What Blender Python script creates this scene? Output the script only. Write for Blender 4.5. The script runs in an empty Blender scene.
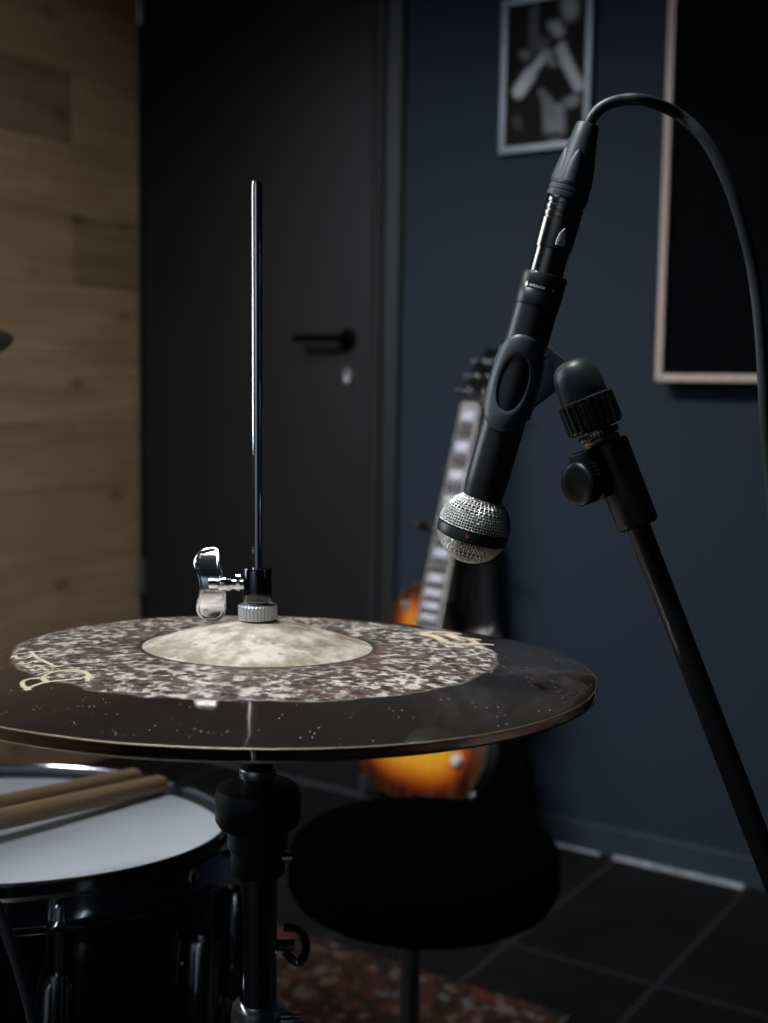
import bpy, bmesh, math, random
from mathutils import Vector, Matrix
random.seed(7)
S = bpy.context.scene
COL = S.collection
PI = math.pi
V = Vector

# ------------------------------------------------------------------ camera model
FPX, IW, IH = 1250.0, 768, 1023
CAM = V((0, 0, .95))
PITCH, ROLL, YAW = math.atan(123 / FPX), math.radians(.9), math.radians(33)
UP = V((0, 0, 1))
FH = V((-math.sin(YAW), math.cos(YAW), 0))
FWD = FH * math.cos(PITCH) - UP * math.sin(PITCH)
R0 = FWD.cross(UP).normalized()
U0 = R0.cross(FWD)
RT = R0 * math.cos(ROLL) + U0 * math.sin(ROLL)
UV = U0 * math.cos(ROLL) - R0 * math.sin(ROLL)

def ray(px, py):
    return FWD + RT * ((px - IW / 2) / FPX) - UV * ((py - IH / 2) / FPX)
def at(px, py, Z):                       # the point of the room Z metres in front of the camera
    return CAM + ray(px, py) * Z
def on_y(px, py, y):                     # ... on the plane parallel to the back wall
    r = ray(px, py); return CAM + r * (y / r.y)

# ------------------------------------------------------------------ mesh helpers
class MB:
    def __init__(s): s.v = []; s.f = []; s.m = []
    def add(s, vs, fs, mi=0, M=None):
        o = len(s.v)
        s.v += [(M @ V(p)) if M is not None else V(p) for p in vs]
        s.f += [tuple(i + o for i in f) for f in fs]; s.m += [mi] * len(fs)
        return s
    def box(s, c, d, mi=0, M=None, bev=0.0):
        bm = bmesh.new(); bmesh.ops.create_cube(bm, size=1)
        for v in bm.verts: v.co = V((c[0] + v.co.x * d[0], c[1] + v.co.y * d[1], c[2] + v.co.z * d[2]))
        if bev: bmesh.ops.bevel(bm, geom=bm.edges[:], offset=bev, segments=2, profile=.6, affect='EDGES')
        return s.bm(bm, mi, M)
    def bm(s, bm, mi=0, M=None):
        bm.verts.index_update()
        s.add([v.co.copy() for v in bm.verts], [[v.index for v in f.verts] for f in bm.faces], mi, M); bm.free(); return s
    def lathe(s, prof, n=48, mi=0, M=None, cap=True, knurl=0, kd=0.0, krange=None):
        vs = []; fs = []; k = len(prof)
        for j in range(n):
            a = 2 * PI * j / n
            for (r, z) in prof:
                rr = r
                if knurl and krange[0] <= z <= krange[1]:
                    rr = r - kd * (0 if (j % (n // knurl)) < (n // knurl) / 2 else 1)
                vs.append((rr * math.cos(a), rr * math.sin(a), z))
        for j in range(n):
            q = ((j + 1) % n) * k; p = j * k
            for i in range(k - 1): fs.append((p + i, q + i, q + i + 1, p + i + 1))
        if cap:
            if prof[0][0] > 1e-6: fs.append(tuple(j * k for j in range(n))[::-1])
            if prof[-1][0] > 1e-6: fs.append(tuple(j * k + k - 1 for j in range(n)))
        return s.add(vs, fs, mi, M)
    def tube(s, pts, r, n=12, mi=0, M=None, closed=False):
        pts = [V(p) for p in pts]; m = len(pts); vs = []; fs = []
        rr = r if isinstance(r, (list, tuple)) else [r] * m
        t0 = (pts[1] - pts[0]).normalized()
        a = t0.orthogonal().normalized()
        for i in range(m):
            if closed: t = (pts[(i + 1) % m] - pts[i - 1]).normalized()
            else: t = (pts[min(i + 1, m - 1)] - pts[max(i - 1, 0)]).normalized()
            a = (a - t * a.dot(t)).normalized(); b = t.cross(a)
            for j in range(n):
                q = 2 * PI * j / n; vs.append(pts[i] + (a * math.cos(q) + b * math.sin(q)) * rr[i])
        for i in range(m if closed else m - 1):
            o, p = i * n, ((i + 1) % m) * n
            for j in range(n): fs.append((o + j, o + (j + 1) % n, p + (j + 1) % n, p + j))
        if not closed: fs += [tuple(range(n))[::-1], tuple((m - 1) * n + j for j in range(n))]
        return s.add(vs, fs, mi, M)
    def prism(s, out, z0, z1, mi=0, M=None, bev=0.0, seg=2):
        bm = bmesh.new(); vs = [bm.verts.new((x, y, z0)) for x, y in out]
        f = bm.faces.new(vs); bm.normal_update()
        r = bmesh.ops.extrude_face_region(bm, geom=[f])
        for e in r['geom']:
            if isinstance(e, bmesh.types.BMVert): e.co.z = z1
        bmesh.ops.recalc_face_normals(bm, faces=bm.faces[:])
        if bev:
            bm.normal_update()
            es = [e for e in bm.edges if abs(e.verts[0].co.z - e.verts[1].co.z) < 1e-9]
            bmesh.ops.bevel(bm, geom=es, offset=bev, segments=seg, profile=.5, affect='EDGES')
        bmesh.ops.triangulate(bm, faces=[f for f in bm.faces if len(f.verts) > 4])
        return s.bm(bm, mi, M)
    def build(s, name, mats, parent=None, smooth=35, M=None):
        me = bpy.data.meshes.new(name); me.from_pydata([tuple(p) for p in s.v], [], s.f)
        for m in (mats if isinstance(mats, (list, tuple)) else [mats]): me.materials.append(m)
        me.polygons.foreach_set('material_index', s.m)
        bm = bmesh.new(); bm.from_mesh(me); bmesh.ops.recalc_face_normals(bm, faces=bm.faces[:]); bm.to_mesh(me); bm.free()
        o = bpy.data.objects.new(name, me); COL.objects.link(o)
        if smooth:
            me.polygons.foreach_set('use_smooth', [True] * len(me.polygons))
            try: me.set_sharp_from_angle(angle=math.radians(smooth))
            except Exception: pass
        if M is not None: o.matrix_world = M
        if parent is not None: o.parent = parent
        return o

def frame(o, z, x=None):                 # a matrix at o whose z axis is z
    z = V(z).normalized(); x = V(x) if x is not None else V((1, 0, 0))
    x = (x - z * x.dot(z)).normalized(); y = z.cross(x)
    return Matrix(((x.x, y.x, z.x, o[0]), (x.y, y.y, z.y, o[1]), (x.z, y.z, z.z, o[2]), (0, 0, 0, 1)))
def T(x, y, z): return Matrix.Translation((x, y, z))
def RX(a): return Matrix.Rotation(a, 4, 'X')
def RY(a): return Matrix.Rotation(a, 4, 'Y')
def RZ(a): return Matrix.Rotation(a, 4, 'Z')

def tag(o, label=None, cat=None, group=None, kind=None):
    for k, v in (('label', label), ('category', cat), ('group', group), ('kind', kind)):
        if v: o[k] = v
    return o
def thing(name, label, cat, M=None, group=None):
    o = bpy.data.objects.new(name, None); COL.objects.link(o); o.empty_display_size = .05
    if M is not None: o.matrix_world = M
    return tag(o, label, cat, group)
def spline(pts, n=12):                    # Catmull-Rom through the points
    pts = [V(p) for p in pts]; P = [pts[0] * 2 - pts[1]] + pts + [pts[-1] * 2 - pts[-2]]; out = []
    for i in range(1, len(P) - 2):
        a, b, c, d = P[i - 1:i + 3]
        for k in range(n):
            t = k / n
            out.append(.5 * ((2 * b) + (c - a) * t + (2 * a - 5 * b + 4 * c - d) * t * t + (3 * b - a - 3 * c + d) * t ** 3))
    out.append(pts[-1]); return out
def arc(cx, cy, r, a0, a1, n): return [(cx + r * math.cos(a0 + (a1 - a0) * i / n), cy + r * math.sin(a0 + (a1 - a0) * i / n)) for i in range(n + 1)]

# ------------------------------------------------------------------ material helpers
class NT:
    def __init__(s, name):
        s.mat = bpy.data.materials.new(name); s.mat.use_nodes = True; s.t = s.mat.node_tree
        s.t.nodes.clear(); s.out = s.t.nodes.new('ShaderNodeOutputMaterial')
        s.b = s.t.nodes.new('ShaderNodeBsdfPrincipled'); s.L(s.b.outputs[0], s.out.inputs[0])
        s._tc = None
    def L(s, a, b): s.t.links.new(a, b)
    def put(s, sock, v):
        if isinstance(v, bpy.types.NodeSocket): s.L(v, sock)
        else: sock.default_value = v
    def set(s, **k):
        for n, v in k.items():
            n = {'color': 'Base Color', 'rough': 'Roughness', 'metal': 'Metallic', 'spec': 'Specular IOR Level', 'normal': 'Normal', 'coat': 'Coat Weight', 'coatrough': 'Coat Roughness', 'sheen': 'Sheen Weight'}[n]
            if n == 'Base Color' and isinstance(v, tuple) and len(v) == 3: v = (*v, 1)
            s.put(s.b.inputs[n], v)
        return s
    @property
    def co(s):
        if not s._tc: s._tc = s.t.nodes.new('ShaderNodeTexCoord')
        return s._tc.outputs['Object']
    def mapping(s, vec=None, scale=(1, 1, 1), loc=(0, 0, 0), rot=(0, 0, 0)):
        n = s.t.nodes.new('ShaderNodeMapping'); s.L(vec or s.co, n.inputs[0])
        n.inputs['Scale'].default_value = scale; n.inputs['Location'].default_value = loc; n.inputs['Rotation'].default_value = rot
        return n.outputs[0]
    def noise(s, scale, detail=3, rough=.5, vec=None, dist=0):
        n = s.t.nodes.new('ShaderNodeTexNoise'); s.L(vec or s.co, n.inputs['Vector'])
        n.inputs['Scale'].default_value = scale; n.inputs['Detail'].default_value = detail; n.inputs['Roughness'].default_value = rough; n.inputs['Distortion'].default_value = dist
        return n.outputs[0]
    def voro(s, scale, vec=None, feat='F1', out='Distance', rnd=1):
        n = s.t.nodes.new('ShaderNodeTexVoronoi'); n.feature = feat; s.L(vec or s.co, n.inputs['Vector'])
        n.inputs['Scale'].default_value = scale; n.inputs['Randomness'].default_value = rnd
        return n.outputs[out]
    def math(s, op, a, b=0, c=0, clamp=False):
        n = s.t.nodes.new('ShaderNodeMath'); n.operation = op; n.use_clamp = clamp
        s.put(n.inputs[0], a); s.put(n.inputs[1], b); s.put(n.inputs[2], c); return n.outputs[0]
    def ss(s, x, a, b, c=0., d=1.):
        n = s.t.nodes.new('ShaderNodeMapRange'); n.interpolation_type = 'SMOOTHSTEP'
        s.put(n.inputs[0], x)
        for i, v in enumerate((a, b, c, d)): n.inputs[i + 1].default_value = v
        return n.outputs[0]
    def mix(s, f, a, b, mode='MIX'):
        n = s.t.nodes.new('ShaderNodeMix'); n.data_type = 'RGBA'; n.blend_type = mode
        s.put(n.inputs[0], f)
        for sock, v in ((n.inputs[6], a), (n.inputs[7], b)):
            if isinstance(v, tuple) and len(v) == 3: v = (*v, 1)
            s.put(sock, v)
        return n.outputs[2]
    def ramp(s, f, stops):
        n = s.t.nodes.new('ShaderNodeValToRGB'); s.put(n.inputs[0], f); r = n.color_ramp
        while len(r.elements) < len(stops): r.elements.new(.5)
        for e, (p, c) in zip(r.elements, stops): e.position = p; e.color = (*c, 1)
        return n.outputs[0]
    def sep(s, vec=None):
        n = s.t.nodes.new('ShaderNodeSeparateXYZ'); s.L(vec or s.co, n.inputs[0]); return n.outputs
    def comb(s, x, y, z):
        n = s.t.nodes.new('ShaderNodeCombineXYZ')
        for i, v in enumerate((x, y, z)): s.put(n.inputs[i], v)
        return n.outputs[0]
    def bump(s, h, strength=.3, dist=.002):
        n = s.t.nodes.new('ShaderNodeBump'); n.inputs['Strength'].default_value = strength; n.inputs['Distance'].default_value = dist
        s.put(n.inputs['Height'], h); s.L(n.outputs[0], s.b.inputs['Normal']); return s
    def attr(s, name):
        n = s.t.nodes.new('ShaderNodeAttribute'); n.attribute_name = name; return n.outputs
def lin(r, g, b):
    return tuple((c / 255 / 12.92) if c / 255 <= .04045 else ((c / 255 + .055) / 1.055) ** 2.4 for c in (r, g, b))
def plain(name, col, rough=.5, metal=0., spec=.5, var=.12, vs=40., bump=0., bs=200.):
    m = NT(name)
    n = m.noise(vs, 3)
    m.set(color=m.mix(m.ss(n, .3, .7), tuple(c * (1 - var) for c in col), tuple(min(1, c * (1 + var)) for c in col)), rough=rough, metal=metal, spec=spec)
    if bump: m.bump(m.noise(bs, 2), bump, .001)
    return m.mat

M = {}
M['chrome'] = plain('chrome', (.72, .73, .76), .07, 1, var=.04)
M['dark_chrome'] = plain('dark_chrome', (.16, .16, .17), .12, 1, var=.08)
M['satin_steel'] = plain('satin_steel', (.62, .64, .67), .3, 1, var=.08)
M['bright_alloy'] = plain('bright_alloy', (.80, .82, .86), .38, .75, var=.04)
M['mesh_steel'] = plain('mesh_steel', (.68, .66, .62), .3, 1, var=.1)
M['black_plastic'] = plain('black_plastic', (.008, .008, .009), .45, bump=.1, bs=900)
M['black_metal'] = plain('black_metal', (.0048, .0048, .0052), .36, spec=.32, bump=.1, bs=700)
M['mic_body'] = plain('microphone_lacquer', (.009, .0098, .0115), .34, spec=.5, bump=.08, bs=1500)
M['rubber'] = plain('rubber', (.026, .033, .042), .42, bump=.1, bs=700)
M['boot'] = plain('boot_rubber', (.028, .036, .045), .45, bump=.05, bs=700)
M['shell_black'] = plain('connector_black', (.20, .185, .17), .17, 1, spec=.5)
M['cord'] = plain('cord_rubber', (.020, .023, .027), .42, bump=.1, bs=600)
M['matt_black'] = plain('matt_black', (.002, .002, .002), .9, spec=.03)
M['felt'] = plain('black_felt', (.008, .008, .008), .95, bump=.4, bs=500)
M['cloth'] = plain('black_cloth', (.0012, .0012, .0012), 1, spec=.0, bump=.3, bs=700)
M['gig'] = plain('black_nylon', (.005, .005, .006), .85, spec=.3, bump=.3, bs=600)
M['grey_cord'] = plain('grey_cord', (.05, .053, .06), .5)
M['brass_screw'] = plain('dull_brass', (.45, .36, .24), .3, 1)
M['red'] = plain('red_print', (.22, .014, .020), .5)
M['white_print'] = plain('white_print', (.6, .6, .6), .5)
M['logo'] = plain('beige_ink', (.46, .37, .25), .6, bump=0)

# ================================================================== THE ROOM
YB, XL, XR, YF, HT = 2.358, -2.286, 1.7, -2.2, 2.6
def structure(o): o['kind'] = 'structure'; return o

m = NT('navy_wall_paint')
m.set(color=m.mix(m.noise(3, 4), (.0108, .0158, .0260), (.0126, .0182, .0292)), rough=.7, spec=.16); m.bump(m.noise(260, 3), .06, .001)
M['wall'] = m.mat
m = NT('dark_floor_tile')
x, y, z = m.sep()
fx = m.math('FRACT', m.math('DIVIDE', m.math('ADD', x, 10 * .266 + .940 + .0), .266))
fy = m.math('FRACT', m.math('DIVIDE', m.math('ADD', y, 10 * .494 - YB + .494 * 10), .494))
gx = m.math('MINIMUM', fx, m.math('SUBTRACT', 1, fx)); gy = m.math('MINIMUM', fy, m.math('SUBTRACT', 1, fy))
gx = m.math('MULTIPLY', gx, .266); gy = m.math('MULTIPLY', gy, .494)
g = m.ss(m.math('MINIMUM', gx, gy), .003, .0065, 1, 0)
n1 = m.noise(6, 5)
m.set(color=m.mix(g, m.mix(n1, (.0020, .0019, .0019), (.0044, .0042, .0041)), m.mix(m.noise(14, 3), (.009, .009, .0095), (.017, .017, .018))), rough=m.ss(m.noise(9, 4), .3, .7, .6, .8), spec=.12)
m.bump(m.math('SUBTRACT', m.math('MULTIPLY', m.noise(30, 4), .3), g), .4, .002)
M['tile'] = m.mat
M['ceiling'] = plain('ceiling_paint', (.05, .05, .055), .9)
M['door'] = plain('door_paint', (.0090, .0088, .0092), .55, spec=.2, var=.06, vs=5)
M['door_edge'] = plain('casing_paint', (.0130, .0133, .0145), .4, spec=.4, var=.05, vs=5)
M['base'] = plain('baseboard_paint', (.012, .020, .028), .5, var=.1, vs=10)

fl = MB().add([(XL, YF, 0), (XR, YF, 0), (XR, YB, 0), (XL, YB, 0), (XL, YF, -.1), (XR, YF, -.1), (XR, YB, -.1), (XL, YB, -.1)],
              [(0, 1, 2, 3), (7, 6, 5, 4), (0, 4, 5, 1), (1, 5, 6, 2), (2, 6, 7, 3), (3, 7, 4, 0)]).build('floor', M['tile'], smooth=0)
structure(fl)
structure(MB().box(((XL + XR) / 2, (YF + YB) / 2, HT + .05), (XR - XL + .3, YB - YF + .3, .1)).build('ceiling', M['ceiling'], smooth=0))
# back wall with the door opening
DX0, DX1, DH = XL + .001, -1.575, 2.12
w = MB()
w.box(((DX1 + .0 + XR) / 2, YB + .075, HT / 2), (XR - DX1, .15, HT))
w.box(((XL + DX1) / 2, YB + .075, (DH + HT) / 2), (DX1 - XL, .15, HT - DH))
structure(w.build('wall_back', M['wall'], smooth=0))
structure(MB().box((XR + .075, (YF + YB) / 2, HT / 2), (.15, YB - YF + .3, HT)).build('wall_right', M['wall'], smooth=0))
structure(MB().box(((XL + XR) / 2, YF - .075, HT / 2), (XR - XL + .3, .15, HT)).build('wall_front', plain('grey_paint', (.20, .22, .26), .8, vs=4), smooth=0))

# left wall: clad with horizontal planks, each plank with a tone of its own
m = NT('oak_planks')
tint = m.attr('tint')
x, y, z = m.sep()
gr = m.noise(1, 6, .6, vec=m.mapping(scale=(1, 2.6, 34)), dist=.6)
big = m.noise(1, 3, .5, vec=m.mapping(scale=(1, 3.0, 7)))
kn = m.voro(1, vec=m.mapping(scale=(1, 5.5, 8.5), loc=(0, .37, .21)))
knot = m.ss(kn, .05, .20, 1, 0)
c = m.mix(m.ss(gr, .25, .75), (.155, .108, .070), (.235, .170, .116))
c = m.mix(m.ss(big, .35, .75, 0, .55), c, (.15, .095, .055))
c = m.mix(m.math('MULTIPLY', knot, .55), c, (.055, .034, .022))
c = m.mix(1, c, tint['Color'], 'MULTIPLY')
m.set(color=c, rough=.6, spec=.3); m.bump(gr, .2, .002)
M['oak'] = m.mat
mb = MB(); cols = []
ph, pl, zoff = .165, 1.2, .03
rowtone = {}
k = -1
while zoff + k * ph < HT:
    z0, z1 = zoff + k * ph, zoff + (k + 1) * ph
    joint = 2.137 if k % 2 == 1 else 2.137 - .62
    j = joint
    while j > YF: j -= pl
    while j < YB:
        y0, y1 = max(j, YF), min(j + pl, YB)
        if y1 - y0 > .002:
            rnd = random.uniform(.82, 1.12)
            # rows seen in the photo: the dark pieces
            mid = (y0 + y1) / 2
            if k == 9: rnd = .62 if y0 < 2.0 else 1.0
            if k == 7: rnd = 1.0 if y0 < 2.0 else .70
            if k == 8: rnd = 1.02
            if k == 10: rnd = .95
            if k == 6: rnd = 1.06
            if k == 5: rnd = 1.02
            if k == 4: rnd = .9
            if k == 3: rnd = 1.0
            a, b = max(z0, 0), min(z1, HT)
            bm = bmesh.new(); bmesh.ops.create_cube(bm, size=1)
            for v in bm.verts: v.co = V((XL - .01 + v.co.x * .02, (y0 + y1) / 2 + v.co.y * (y1 - y0 - .0006), (a + b) / 2 + v.co.z * (b - a - .0006)))
            bmesh.ops.bevel(bm, geom=bm.edges[:], offset=.001, segments=1, affect='EDGES')
            nf = len(bm.faces); mb.bm(bm); cols += [(rnd, rnd * random.uniform(.97, 1.0), rnd * random.uniform(.93, 1.0), 1)] * nf
        j += pl
    k += 1
mb.box((XL - .09, (YF + YB) / 2 , HT / 2), (.14, YB - YF + .3, HT)); cols += [(.5, .5, .5, 1)] * 6
wl = mb.build('wall_left', M['oak'], smooth=0)
ca = wl.data.color_attributes.new('tint', 'FLOAT_COLOR', 'CORNER')
for p in wl.data.polygons:
    for li in p.loop_indices: ca.data[li].color = cols[p.index]
structure(wl)

# door: leaf, lever, lock rose, hinges
d = tag(MB().box(((DX0 + DX1) / 2 + .002, YB + .024, DH / 2 + .003), (DX1 - DX0 - .008, .04, DH - .014), bev=.002).build('door_1', M['door']), kind='structure')
hp = on_y(331, 339, YB)
hb = MB()
hb.lathe([(.024, 0), (.024, .006), (.020, .009), (.009, .010), (.009, .045)], 24, M=frame((hp.x + .045, YB + .004, hp.z), (0, -1, 0)))
hb.tube(spline([(hp.x + .047, YB - .038, hp.z), (hp.x + .02, YB - .041, hp.z), (hp.x - .045, YB - .041, hp.z + .001), (hp.x - .078, YB - .032, hp.z)], 6), .0095, 12)
hb.build('door_handle', M['matt_black'], d)
lp = on_y(348, 376, YB)
tag(MB().lathe([(.0, .004), (.006, .0045), (.007, .008), (.011, .008), (.012, .006), (.012, 0)], 24, M=frame((lp.x, YB + .004, lp.z), (0, -1, 0)) @ Matrix.Diagonal((1, 1.55, 1, 1))).build('lock_plate', M['satin_steel'], d), 'silver oval lock plate below the lever')
for z in (1.885, .455):
    MB().tube([(DX0 + .004, YB - .004, z - .045), (DX0 + .004, YB - .004, z + .045)], .008, 12).box((DX0 + .010, YB + .002, z), (.016, .004, .085)).build('hinge', M['dark_chrome'] if 0 else M['hinge'] if 'hinge' in M else plain('hinge_steel', (.20, .20, .21), .35, .9), d)
# casing at the right of the door and above it
prof = [(0, .02), (0, -.004), (.012, -.010), (.030, -.012), (.034, -.002), (.047, -.002), (.050, -.014), (.078, -.014), (.081, -.010), (.081, .02)]
t = MB()
n = len(prof)
va = [(DX1 + a + .002, YB + b, 0) for a, b in prof]; vb = [(DX1 + a + .002, YB + b, DH + .002 + a) for a, b in prof]; vc = [(XL, YB + b, DH + .002 + a) for a, b in prof]
t.add(va + vb + vc, [(i, i + 1, n + i + 1, n + i) for i in range(n - 1)] + [(n + i, n + i + 1, 2 * n + i + 1, 2 * n + i) for i in range(n - 1)])
structure(t.build('trim_1', M['door_edge'], smooth=20))
structure(MB().box(((-1.49 + XR) / 2, YB - .007, .031), (XR + 1.49, .014, .062), bev=.003).build('baseboard_back', M['base'], smooth=0))
structure(MB().box((XR - .007, (YF + YB) / 2, .031), (.014, YB - YF - .03, .062), bev=.003).build('baseboard_right', M['base'], smooth=0))
# whitish strip of filler along the foot of the back wall
t = MB()
M['filler'] = plain('pale_filler', (.21, .22, .235), .8, var=.4, vs=30, bump=.3, bs=60)
t.box((-.811, YB - .020, .0035), (.268, .013, .007), bev=.002); t.box((-1.03, YB - .019, .0025), (.11, .008, .005), bev=.002)
structure(t.build('trim_2', M['filler']))

# poster: A4 print in a pale frame
pz0, pz1, px0, px1 = 1.436, 1.744, -1.253, -1.052
pc = V(((px0 + px1) / 2, YB, (pz0 + pz1) / 2)); pw, phh = px1 - px0, pz1 - pz0
po = thing('framed_poster', 'small black and white portrait print in a pale thin frame on the navy wall', 'poster', T(pc.x, pc.y, pc.z))
fb = MB(); ft = .0135
fb.box((-pw / 2 + ft / 2, -.008, 0), (ft, .016, phh), bev=.0015); fb.box((pw / 2 - ft / 2, -.008, 0), (ft, .016, phh), bev=.0015)
fb.box((0, -.008, phh / 2 - ft / 2), (pw - 2 * ft, .016, ft), bev=.0015); fb.box((0, -.008, -phh / 2 + ft / 2), (pw - 2 * ft, .016, ft), bev=.0015)
M['pale_frame'] = plain('pale_grey_frame', (.20, .22, .26), .4, .1, var=.1, vs=20)
fb.build('poster_frame', M['pale_frame'], po)
m = NT('portrait_print')
x, y, z = m.sep()
def capsule(ax, az, bx, bz, r, soft):
    dx, dz = bx - ax, bz - az; l2 = dx * dx + dz * dz
    px_, pz_ = m.math('SUBTRACT', x, ax), m.math('SUBTRACT', z, az)
    t_ = m.math('DIVIDE', m.math('ADD', m.math('MULTIPLY', px_, dx), m.math('MULTIPLY', pz_, dz)), l2, clamp=True)
    ex = m.math('SUBTRACT', px_, m.math('MULTIPLY', t_, dx)); ez = m.math('SUBTRACT', pz_, m.math('MULTIPLY', t_, dz))
    dd = m.math('SQRT', m.math('ADD', m.math('MULTIPLY', ex, ex), m.math('MULTIPLY', ez, ez)))
    return m.ss(dd, r - soft, r + soft, 1, 0)
cc = m.mix(m.noise(14, 3), (.006, .005, .005), (.018, .015, .015))
def pxz(X, Y): return (-.5 + (X - 115) / 485) * .186, (.5 - (Y - 15) / 925) * .282
for (X0, Y0, X1, Y1, r_, so, k_) in ((280, 60, 280, 250, 28, 22, .07), (480, 70, 490, 110, 45, 30, .22), (405, 190, 425, 230, 30, 24, .26), (370, 160, 380, 190, 18, 14, .18), (225, 340, 240, 350, 26, 20, .12), (300, 290, 330, 300, 40, 30, .07),
        (405, 690, 415, 850, 62, 22, .17), (335, 600, 400, 760, 20, 18, .13), (200, 575, 260, 480, 38, 16, .44), (260, 480, 345, 370, 26, 16, .34), (370, 370, 400, 410, 30, 18, .18), (440, 330, 470, 420, 30, 16, .30), (470, 420, 545, 590, 30, 16, .36), (500, 685, 525, 680, 30, 18, .18), (190, 760, 200, 800, 24, 24, .05)):
    a_, b_ = pxz(X0, Y0), pxz(X1, Y1)
    cc = m.mix(capsule(a_[0], a_[1], b_[0], b_[1], r_ * .00038, so * .00038), cc, (k_ * .97, k_ * .98, k_ * 1.03))
for (X0, Y0, X1, Y1, r_) in ((350, 480, 430, 640, 38), (400, 300, 420, 290, 18), (330, 130, 380, 110, 26), (330, 890, 440, 890, 14), (405, 385, 415, 410, 10)):
    a_, b_ = pxz(X0, Y0), pxz(X1, Y1)
    cc = m.mix(capsule(a_[0], a_[1], b_[0], b_[1], r_ * .00038, .006), cc, (.012, .011, .011))
m.set(color=cc, rough=.8, spec=.05)
MB().box((0, -.006, 0), (pw - 2 * ft, .004, phh - 2 * ft)).build('print', m.mat, po, smooth=0)

# dark acoustic board in a thin wooden frame, standing off the wall
bx0, bz0 = -.880, .9715
bw, bh = 1.0, 1.30
bo = thing('acoustic_board', 'large black wall board in a thin pale wooden frame', 'wall board', T(bx0, YB, bz0))
fb = MB(); ft, fd = .0145, .045
for (cx, cz, sx, sz) in ((ft / 2, bh / 2, ft, bh), (bw - ft / 2, bh / 2, ft, bh), (bw / 2, ft / 2, bw - 2 * ft, ft), (bw / 2, bh - ft / 2, bw - 2 * ft, ft)):
    fb.box((cx, -.015 - fd / 2, cz), (sx, fd, sz), bev=.003)
m = NT('pale_wood_lath'); m.set(color=m.mix(m.noise(1, 4, vec=m.mapping(scale=(60, 20, 6))), (.30, .22, .18), (.42, .33, .28)), rough=.6)
fb.build('board_frame', m.mat, bo)
M['board'] = plain('black_board_cloth', (.0022, .0022, .0026), .95, spec=.03, bump=.3, bs=500)
MB().box((bw / 2, -.0225, bh / 2), (bw - 2 * ft, .045, bh - 2 * ft), bev=.002).build('panel', M['board'], bo)

# rug
m = NT('red_persian_rug')
x, y, z = m.sep()
n1 = m.noise(16, 4, dist=1.2); v1 = m.voro(26, out='Color')
c = m.mix(m.ss(n1, .40, .60), (.040, .014, .010), (.014, .009, .008))
c = m.mix(m.ss(m.noise(40, 3), .54, .64), c, (.085, .065, .052))
c = m.mix(m.ss(m.noise(28, 2), .60, .68), c, (.065, .020, .010))
m.set(color=c, rough=.95, spec=.1); m.bump(m.noise(500, 2), .6, .003)
rg = MB().box((-1.42, .78, .004), (1.36, 1.80, .008), bev=.003).build('rug', m.mat)
tag(rg, 'worn red and brown patterned rug under the drum stool', 'rug')

# ================================================================== HI-HAT
HC = V((-.4411, .5496, .7921))                      # centre of the top cymbal's rim
HN = V((-.0113, .0363, 1)).normalized()
AX = (R0 * -.0085 + FH * .01 + UP).normalized()     # lean of the stand
def s_of(z): return (z - HC.z) / AX.z
BASE = HC - AX * (HC.z / AX.z)
FA = R0                                              # local x of the stand: to the right
MS = frame(BASE, AX, FA)
L0 = HC.z / AX.z                                     # along the axis, rim plane of the top cymbal
st = thing('hi_hat_stand', 'chrome hi-hat stand with tall pull rod carrying the cymbal pair', 'cymbal stand', MS)
def A(s): return L0 + s
st_rod = MB().lathe([(0, .10), (.0030, .10), (.0030, A(.268)), (.0026, A(.2705)), (0, A(.271))], 24).build('pull_rod', M['chrome'], st)
MB().lathe([(.0109, .40), (.0109, A(-.118))], 48).build('upper_tube', M['chrome'], st)
MB().lathe([(.0125, .16), (.0140, .165), (.0140, A(-.215)), (.0125, A(-.212))], 48).build('lower_tube', M['chrome'], st)
cl = MB().lathe([(.0142, A(-.245)), (.0158, A(-.243)), (.0158, A(-.206)), (.0150, A(-.2015)), (.0112, A(-.2005))], 48).box((.018, -.002, A(-.222)), (.012, .012, .030), bev=.002).build('height_clamp', M['satin_steel'], st)
MB().lathe([(.004, 0), (.004, .010), (.0025, .011), (.0025, .020)], 16, M=T(.0140, -.010, A(-.2035)) @ RY(PI / 2) @ Matrix.Scale(.6, 4)).build('clamp_bolt', M['chrome'], cl)
b = MB(); b.tube([(.0, .012, A(-.172)), (.014, .014, A(-.172)), (.020, .014, A(-.172))], .0035, 10)
b.tube(spline([(.014, .014, A(-.176)), (.022, .013, A(-.182)), (.0265, .012, A(-.176)), (.0265, .012, A(-.168)), (.022, .012, A(-.161)), (.014, .012, A(-.160))], 6), .0026, 8)
b.build('wing_bolt', M['dark_chrome'], st)
MB().lathe([(.0112, A(-.1225)), (.0150, A(-.122)), (.0156, A(-.1195)), (.0156, A(-.108)), (.0175, A(-.1065)), (.0175, A(-.093)), (.0060, A(-.0925))], 48).build('seat_collar', M['black_plastic'], st)
MB().lathe([(.006, A(-.0935)), (.0225, A(-.0935)), (.0246, A(-.090)), (.0248, A(-.076)), (.0236, A(-.0715)), (.0200, A(-.0695)), (.0085, A(-.0685)), (.0085, A(-.066)), (.006, A(-.066))], 56).build('seat_cup', M['black_plastic'], st)
b = MB().lathe([(.006, A(-.0655)), (.0103, A(-.0655)), (.0108, A(-.0650)), (.0108, A(-.0605)), (.0103, A(-.060)), (.006, A(-.060))], 60, knurl=30, kd=.0005, krange=(A(-.0652), A(-.0604)))
b.build('seat_washer', M['satin_steel'], st)
MB().lathe([(.0035, A(-.060)), (.0085, A(-.0598)), (.0085, A(-.0345)), (.0035, A(-.0343))], 32).build('seat_felt', M['felt'], st)
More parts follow.
